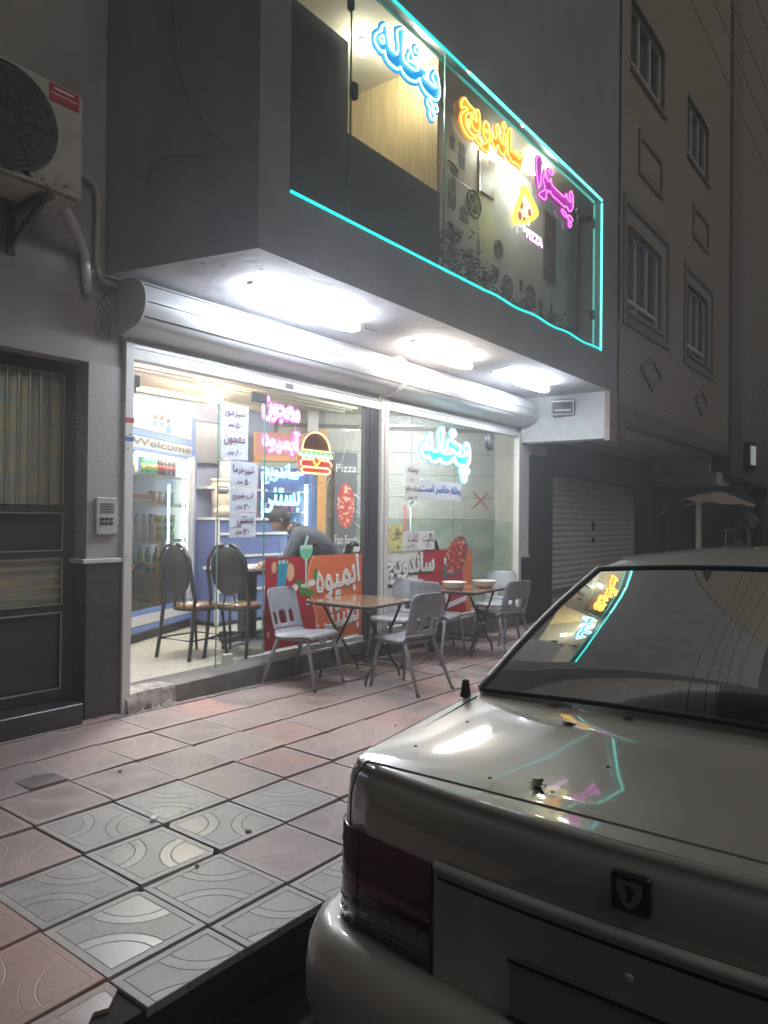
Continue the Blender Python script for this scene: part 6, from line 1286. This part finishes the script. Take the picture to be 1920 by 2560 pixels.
for a in (-.36, .36):
    s_ = seat(.72, YC+a, .24, .90, 'front_seat'); h = cpart(MB().obox((.64, YC+a, 1.0), (.045, 0, 0), (0, .12, 0), (-.02, 0, .085)), 'headrest', M['fabric'], s_); bevel(h, .03, 2)
    h = cpart(MB().obox((-.30, YC+a, .93), (.04, 0, 0), (0, .13, 0), (-.02, 0, .06)), 'headrest', M['fabric']); bevel(h, .03, 2)
cpart(MB().box(1.5, 1.95, YC-.74, YC+.74, .55, .80), 'dashboard', M['fabric']); cpart(MB().box(-.5, 1.6, YC-.76, YC+.76, .0, .06), 'cabin_floor', M['fabric'])
for sg in (1, -1): cpart(MB().box(-.7, 1.8, YC+sg*.79-.01, YC+sg*.79+.01, .0, .76), 'door_card', M['fabric'])
cpart(MB().lathe([(.006, 0), (.020, .001), (.018, .012), (.012, .055), (.014, .058), (.002, .062)], (-.78, YC+.835, .762), 12), 'aerial_base', M['rubber'])
cpart(MB().tube([(1.30+.19*cos(a)*.3, YC+.36+.18*sin(a), .88+.17*cos(a)) for a in [2*pi*i/20 for i in range(20)]], .012, 6, True), 'steering_wheel', M['rubber'])
# fallen leaves on the boot
def leaf(x, y, z, s, rz, lb, curl=.5):
    m = MB(); pts = [(0, -.5), (.14, -.30), (.40, -.34), (.34, -.12), (.56, .02), (.36, .16), (.40, .36), (.18, .32), (.02, .62), (-.14, .34), (-.38, .40), (-.32, .16), (-.54, .06), (-.33, -.12), (-.40, -.34), (-.13, -.30)]
    def h(a, b): return .003+s*curl*(.55*a*a+.35*max(0, b)**2+.12*sin(6*a+4*b))
    n = len(pts); ring = [(a*.55, b*.55) for a, b in pts]; V_ = [(0, 0, h(0, 0))]+[(a*s, b*s, h(a, b)) for a, b in ring]+[(a*s, b*s, h(a, b)) for a, b in pts]; m.v += V_
    for i in range(n): j = (i+1) % n; m.face([0, 1+i, 1+j], True); m.face([1+i, 1+n+i, 1+n+j, 1+j], True)
    m.tube([(0, .4*s, h(0, .4)+.001), (0, -.5*s, .005), (.03*s, -.75*s, .006), (.10*s, -.95*s, .012)], .0010, 4)
    o = m.build('fallen_leaf', M['leaf'], label=lb, cat='leaf', group='dry leaves on the car'); o.location = (x, y, z); o.rotation_euler = (R(5), R(-4), rz)
leaf(-1.34, -3.785, .726, .072, 1.2, 'largest curled dry leaf near the rear edge of the boot lid', .8)
leaf(-.90, -3.665, .766, .042, 2.4, 'small curled leaf in the middle of the boot lid below the rear window', .9)
leaf(-.765, -3.555, .778, .036, .4, 'dry leaf lying at the left foot of the rear window', .3)
leaf(-.77, -3.80, .782, .042, 2.0, 'brown leaf stuck at the rear window seal further right', .3)
for k, (x, y) in enumerate(((-1.16, -3.88), (-1.30, -3.38), (-1.05, -3.40), (-1.38, -3.66))): 
    o = MB().lathe([(.004, 0), (.006, .002), (.002, .004)], seg=6).build('leaf_crumb', M['leaf'], label='tiny dark crumb on the boot lid, %s' % ('right of the largest leaf', 'close to the kerbside corner', 'between the kerbside corner and the window', 'just left of the largest leaf')[k], cat='debris'); o.location = (x, y, topz(x)+.012)
# ------------------------------------------------ neighbouring building
def brickmat(name, c1, c2, mc, sc=1.0):
    m = mat(name, c1, .85); t = m.node_tree; b = t.nodes['Principled BSDF']; tc = t.nodes['Texture Coordinate'] if 'Texture Coordinate' in t.nodes else [n for n in t.nodes if n.type == 'TEX_COORD'][0]
    sp = t.nodes.new('ShaderNodeSeparateXYZ'); cb_ = t.nodes.new('ShaderNodeCombineXYZ'); t.links.new(tc.outputs['Object'], sp.inputs[0]); t.links.new(sp.outputs[0], cb_.inputs[0]); t.links.new(sp.outputs[2], cb_.inputs[1])
    bk = t.nodes.new('ShaderNodeTexBrick'); bk.inputs['Color1'].default_value = (*c1, 1); bk.inputs['Color2'].default_value = (*c2, 1); bk.inputs['Mortar'].default_value = (*mc, 1); bk.inputs['Scale'].default_value = sc; bk.inputs['Mortar Size'].default_value = .012; bk.inputs['Brick Width'].default_value = .22; bk.inputs['Row Height'].default_value = .065
    t.links.new(cb_.outputs[0], bk.inputs['Vector']); t.links.new(bk.outputs[0], b.inputs['Base Color'])
    bp = t.nodes.new('ShaderNodeBump'); bp.inputs['Strength'].default_value = .8; bp.inputs['Distance'].default_value = .01; t.links.new(bk.outputs['Fac'], bp.inputs['Height']); bp.invert = True; t.links.new(bp.outputs[0], b.inputs['Normal']); return m
BM = brickmat('brick_courses', (.37, .295, .215), (.32, .255, .19), (.25, .20, .155)); BM2 = brickmat('pale_brick_courses', (.40, .35, .28), (.33, .28, .22), (.15, .13, .11))
nb = thing('brick_building', 'yellow brick apartment building with brown stone bands beside the shop', 'building')
NYF = -1.25
holes = [(6.72, 8.20, 4.18, 5.32), (9.62, 10.98, 4.15, 5.30), (6.80, 8.28, 7.45, 8.42), (9.58, 10.95, 7.39, 8.40)]
xs = sorted({6.43, 12.62}|{h[0] for h in holes}|{h[1] for h in holes}); zs = sorted({2.9, 19}|{h[2] for h in holes}|{h[3] for h in holes})
m = MB()
for a, b in zip(xs, xs[1:]):
    for c, d in zip(zs, zs[1:]):
        if any(h[0] <= a and b <= h[1] and h[2] <= c and d <= h[3] for h in holes): continue
        m.quad((a, NYF, c), (b, NYF, c), (b, NYF, d), (a, NYF, d))
m.build('brick_wall', BM, nb)
for k, (a, b, c, d) in enumerate(holes):
    w_ = MB(); w_.box(a, a+.05, NYF+.06, NYF+.12, c, d); w_.box(b-.05, b, NYF+.06, NYF+.12, c, d); w_.box(a, b, NYF+.06, NYF+.12, d-.05, d); w_.box(a, b, NYF+.06, NYF+.12, c, c+.05); w_.box(a, b, NYF+.065, NYF+.115, c+.17, c+.22)
    for q_ in (1/3, 2/3): w_.box(a+(b-a)*q_-.03, a+(b-a)*q_+.03, NYF+.064, NYF+.116, c+.2, d-.03)
    w_.box(a+(b-a)*.36-.02, a+(b-a)*.36+.02, NYF+.063, NYF+.114, c+.05, c+.17)
    fr2 = w_.build('window', M['winframe'], nb); MB().quad((a, NYF+.10, c), (b, NYF+.10, c), (b, NYF+.10, d), (a, NYF+.10, d)).build('pane', M['darkglass'], fr2)
    m = MB(); m.box(a-.02, a, NYF+.0, NYF+.13, c, d); m.box(b, b+.02, NYF, NYF+.13, c, d); m.box(a, b, NYF, NYF+.13, d, d+.02); m.build('reveal', M['brownstone'], fr2)
    MB().box(a-.05, b+.05, NYF-.04, NYF+.12, c-.05, c).build('sill', M['brownstone'], fr2)
def frame_(par, x0, x1, z0, z1, t, nm='brick_frame', skew=0):
    m = MB()
    for (a, b, c, d) in ((x0, x1, z1-t, z1), (x0, x1, z0, z0+t), (x0, x0+t, z0+t, z1-t), (x1-t, x1, z0+t, z1-t)): m.box(a, b, NYF-.03, NYF-.001, c, d)
    m.build(nm, M['brownstone'], par)
frame_(nb, 6.50, 8.55, 3.98, 5.66, .10); frame_(nb, 9.40, 11.3, 3.95, 5.60, .10); frame_(nb, 7.10, 8.2, 6.15, 6.75, .09); frame_(nb, 9.9, 10.95, 6.15, 6.72, .09)
for (cx, cz, a, b) in ((7.75, 3.50, .56, .25), (10.55, 3.46, .46, .24)):
    m = MB()
    for i in range(4):
        p0 = ((a, 0), (0, b), (-a, 0), (0, -b))[i]; p1 = ((0, b), (-a, 0), (0, -b), (a, 0))[i]; q0 = (p0[0]*.72, p0[1]*.72); q1 = (p1[0]*.72, p1[1]*.72)
        m.quad((cx+p0[0], NYF-.03, cz+p0[1]), (cx+p1[0], NYF-.03, cz+p1[1]), (cx+q1[0], NYF-.03, cz+q1[1]), (cx+q0[0], NYF-.03, cz+q0[1])); m.quad((cx+p0[0], NYF-.03, cz+p0[1]), (cx+p1[0], NYF-.03, cz+p1[1]), (cx+p1[0], NYF, cz+p1[1]), (cx+p0[0], NYF, cz+p0[1]))
        m.quad((cx+q0[0], NYF-.03, cz+q0[1]), (cx+q1[0], NYF-.03, cz+q1[1]), (cx+q1[0], NYF, cz+q1[1]), (cx+q0[0], NYF, cz+q0[1]))
    m.build('lozenge', M['brownstone'], nb)
m = MB(); m.box(6.43, 12.62, NYF-.02, NYF+.2, 2.66, 2.90); m.box(12.62, 13.5, NYF-.06, NYF+.3, 2.30, 19); m.box(6.435, 6.62, NYF-.03, NYF+.2, 2.46, 2.66); m.build('stone_band', M['brownstone'], nb)
m = MB(); m.box(6.43, 12.4, NYF+.2, .02, 2.66, 2.70); m.build('soffit', M['creamband'], nb)
m = MB(); m.box(12.0, 12.15, NYF+.2, .0, 2.34, 2.659); m.box(12.15, 13.4, NYF+.1, .0, 2.10, 2.34); m.build('cross_beam', M['creamband'], nb)
m = MB(); m.box(6.4, 12.0, -.03, .0, 2.54, 2.659); m.box(6.40, 6.9, -.04, -.0, 2.30, 2.44); m.build('pink_band', M['pinktrim'], nb)
m = MB(); m.quad((13.5, NYF, 2.3), (15.6, NYF-.25, 2.15), (15.6, NYF-.25, 19), (13.5, NYF, 19)); m.quad((15.6, NYF-.25, 2.15), (15.6, 3, 2.15), (15.6, 3, 19), (15.6, NYF-.25, 19)); m.quad((13.5, NYF, 2.3), (15.6, NYF-.25, 2.15), (15.6, 3, 2.15), (13.5, 3, 2.3)); m.build('end_bay', BM2, nb)
m = MB(); m.box(6.40, 7.20, .0, .2, -.4, 2.54); m.box(11.0, 12.4, .0, .2, -.5, 2.54); m.box(7.20, 11.0, .0, .2, 2.06, 2.54); m.build('dark_stone_wall', M['darkstone'], nb)
m = MB()
for z in (.98, 1.78, 2.32): m.box(6.40, 7.2, -.002, .0, z, z+.008)
m.build('stone_joint', M['darkalu'], nb)
for (a_, b_, z_) in ((5.9, 6.0, 0),): pass
m = MB()
for k in range(28):
    z = -.42+.09*k; P = [(7.2, 11.0)]
    if z > 2.0: break
    m.grid([[(x, .06-.018*sin(pi*i/4), z+.088*i/4) for i in range(5)] for x in (7.2, 11.0)])
o = m.build('roller_shutter', M['rollshutter'], nb, kind='stuff')
for z_ in ((1.02, 1.10), (1.22, 1.36)): MB().box(8.85, 8.94, .02, .04, *z_).build('shutter_lock', M['black'], nb)
m = MB(); m.box(7.2, 11.0, .0, .05, .28, .36); m.build('shutter_band', M['brownstone'], nb)
L_ = thing('unlit_ceiling_light', 'flat round unlit light on the ceiling over the garage shutter', 'ceiling light', (9.3, -.75, 2.655)); MB().lathe([(.02, -.06), (.20, -.05), (.24, -.02), (.24, 0)], seg=20).build('dish', M['creamband'], L_); MB().lathe([(.25, -.012), (.27, -.008), (.25, 0)], seg=20).build('ring', M['alu'], L_)
wl = thing('wall_box', 'small pale glowing square box on the far brick corner', 'sign', (14.05, NYF-.09, 2.78), R(-7)); MB().box(-.22, .22, -.10, .0, -.28, .28).build('frame', M['darkalu'], wl); MB().box(-.15, .15, -.112, -.1005, -.20, .20).build('lit_panel', mat('dim_panel', (.7, .74, .7), .4, emis=(.62, .70, .62), es=.22), wl)
# deeper recess beyond the garage
m = MB(); m.box(12.4, 26, 1.2, 1.4, -1, 2.4); m.box(12.4, 12.5, 0, 1.2, -1, 2.1); m.build('recess_wall', M['darkstone'], nb)
ng = thing('iron_gate', 'dim grey iron gate in the recess past the garage', 'gate', (13.4, .55, -.2))
for k in range(9): MB().box(.16*k, .16*k+.05, 0, .03, 0, 1.75).build('bar', M['rust'], ng)
MB().box(0, 1.4, 0, .04, 1.75, 1.80).build('top_rail', M['alu'], ng)
# umbrella on a pale post
um = thing('parasol', 'beige parasol half folded on a pale lit post past the garage', 'umbrella', (10.0, -1.36, gz(10, -1.3)))
m = MB(); P = []
for i in range(7):
    r = .10+.82*i/6; P.append([(r*cos(a), r*sin(a)*1.0, 2.02-.05*i-.03*abs(sin(a*4))*i/3+.05*sin(a)*i/3) for a in [2*pi*j/32 for j in range(33)]])
m.grid([[(a*.52, b*.62-.30, 2.02-(2.02-c)*.55) for a, b, c in r__] for r__ in P]); m.build('canopy', mat('canvas', (.42, .33, .25), .8), um)
for k in range(8): a = k*pi/4; m = MB(); m.tube([(0, 0, 1.86), (.5*cos(a), .5*sin(a), 1.84), (.9*cos(a), .9*sin(a), 1.80)], .008, 5); m.v = [(a_*.48, b_*.56-.28, c_) for a_, b_, c_ in m.v]; m.build('rib', M['winframe'], um)
MB().box(-.04, .04, -.04, .04, 0, 1.98).build('post', mat('pale_post', (.75, .70, .52), .5), um)
# round sign on a pole
rs = thing('round_sign', 'round pale traffic sign seen from the back on a thin pole', 'traffic sign', (15, -1.19, -.35))
MB().lathe([(.01, -.01), (.21, -.01), (.215, 0), (.01, .004)], (-.03, 0, 1.73), 28, (-1, 0, 0)).build('disc', mat('sign_grey', (.38, .46, .42), .5), rs); MB().box(-.045, -.040, -.11, -.02, 1.62, 1.78).build('patch', M['whitepaper'], rs); MB().tube([(0, 0, -.2), (0, 0, 1.9)], .022, 8).build('pole', M['winframe'], rs)
# railing and bins
rl = thing('barrier', 'thin white metal barrier on the pavement beyond the pale post', 'barrier', (13.4, -1.05, -.3)); 
m = MB(); m.tube([(0, 0, .7), (0, 0, 1.50), (.9, -.25, 1.52), (.9, -.25, .7)], .016, 6); m.build('frame', M['melamine'], rl); MB().tube([(0, 0, .95), (.9, -.25, .97)], .014, 6).build('rail', M['melamine'], rl)
# ------------------------------------------------ trees, far buildings, wires
def tree(name, label, x, y, h, r, lean, seed, cr, leaves=900, mt=None, z0=-.5, crown_z=.65):
    g = random.Random(seed); t = thing(name, label, 'tree', (x, y, z0)); tr = MB()
    pts = [(lean[0]*k*k/36+g.uniform(-.04, .04), lean[1]*k*k/36+g.uniform(-.04, .04), h*.62*k/6) for k in range(7)]
    tr.tube(pts, [r*(1.15-.09*k) for k in range(7)], 10); top = Vector(pts[-1]); tips = []
    for k in range(9):
        a = g.uniform(0, 6.3); L_ = g.uniform(.5, 1)*cr; st = Vector(pts[g.choice((4, 5, 6))]); md_ = st+Vector((cos(a)*L_*.5, sin(a)*L_*.5, h*.14)); e = st+Vector((cos(a)*L_, sin(a)*L_, h*g.uniform(.15, .36)))
        tr.tube([tuple(st), tuple(md_), tuple(e)], [r*.5, r*.3, r*.1], 6); tips += [md_, e]
    tr.build('trunk', mt or M['bark'], t); lv = MB()
    for k in range(leaves):
        c = g.choice(tips)+Vector((g.gauss(0, .28), g.gauss(0, .28), g.gauss(0, .24)))*cr*.6; s_ = g.uniform(.05, .12); a = g.uniform(0, 6); b = g.uniform(-1, 1)
        u = Vector((cos(a), sin(a), b*.5))*s_; w_ = Vector((-sin(a)*.5, cos(a)*.5, .5))*s_; lv.quad(tuple(c-u), tuple(c+w_*.6), tuple(c+u), tuple(c-w_*.6))
    lv.build('crown', M['foliage'], t)
M['bark'] = mat('bark', (.16, .14, .11), .9, nz=.35, sc=9, bump=1, bsc=14, stretch=(1, 1, .25)); M['barklit'] = mat('lamp_tinted_bark', (.55, .46, .26), .85, nz=.35, sc=7, bump=1, bsc=12, stretch=(1, 1, .3))  # the paler bark has yellow street-lamp light painted into its colour
M['foliage'] = mat('foliage', (.030, .036, .022), .7, nz=.4, sc=3)
tree('street_tree', 'slim leaning street tree with bark coloured pale yellow as if lit at the right edge', 14.2, -2.12, 5.2, .13, (.3, -.62), 3, 1.3, mt=M['barklit'])
tree('street_tree', 'grey trunked street tree standing past the parasol post', 19.5, -.70, 6.0, .24, (.3, .1), 5, 1.9)
tree('street_tree', 'dark bushy street tree far down the street', 27, -2.6, 7.5, .2, (.1, -.3), 8, 2.6, 1600)
tree('street_tree', 'furthest dark tree closing the street', 36, -5.5, 8.0, .25, (.1, .3), 11, 3.2, 1800)
fb_ = thing('far_building', 'dark block closing the end of the street behind the trees', 'building', (50, -2, -1)); MB().box(0, 8, -14, 12, 0, 4.2).build('wall', M['brownstone'], fb_); MB().box(-.2, 8.2, -14.2, 12.2, 4.2, 4.5).build('roof', M['darkstone'], fb_)
for k in range(6): MB().box(-.05, -.01, -9+3*k, -7.8+3*k, 1.6, 2.8).build('window', M['darkglass'], fb_)
for k, (y, z, lb) in enumerate(((-1.95, 8.25, 'lowest overhead cable running along the street'), (-2.0, 8.95, 'second overhead cable above the lowest one'), (-2.05, 9.5, 'middle overhead cable of the bundle along the street'), (-2.1, 10.3, 'fourth overhead cable along the street'), (-2.15, 11.3, 'topmost overhead cable along the street'))):
    MB().tube([(-2+3.2*i, y-.05*sin(i*.8+k), z-.16*sin(pi*(i % 8)/8)+.02*i*0) for i in range(18)], .011, 6).build('overhead_cable', M['winframe'], label=lb, cat='cable', group='overhead cables')
# ------------------------------------------------ milky night air
m = MB(); m.box(-31.5, 63, -46, 7, -3.6, 19.6); hz = m.build('haze', [], kind='stuff'); hm = bpy.data.materials.new('haze_air'); hm.use_nodes = True; t = hm.node_tree
t.nodes.remove(t.nodes['Principled BSDF']); v = t.nodes.new('ShaderNodeVolumePrincipled'); v.inputs['Density'].default_value = .021; v.inputs['Color'].default_value = (.88, .89, .95, 1); v.inputs['Anisotropy'].default_value = .7
t.links.new(v.outputs[0], t.nodes['Material Output'].inputs['Volume']); hz.data.materials.append(hm)
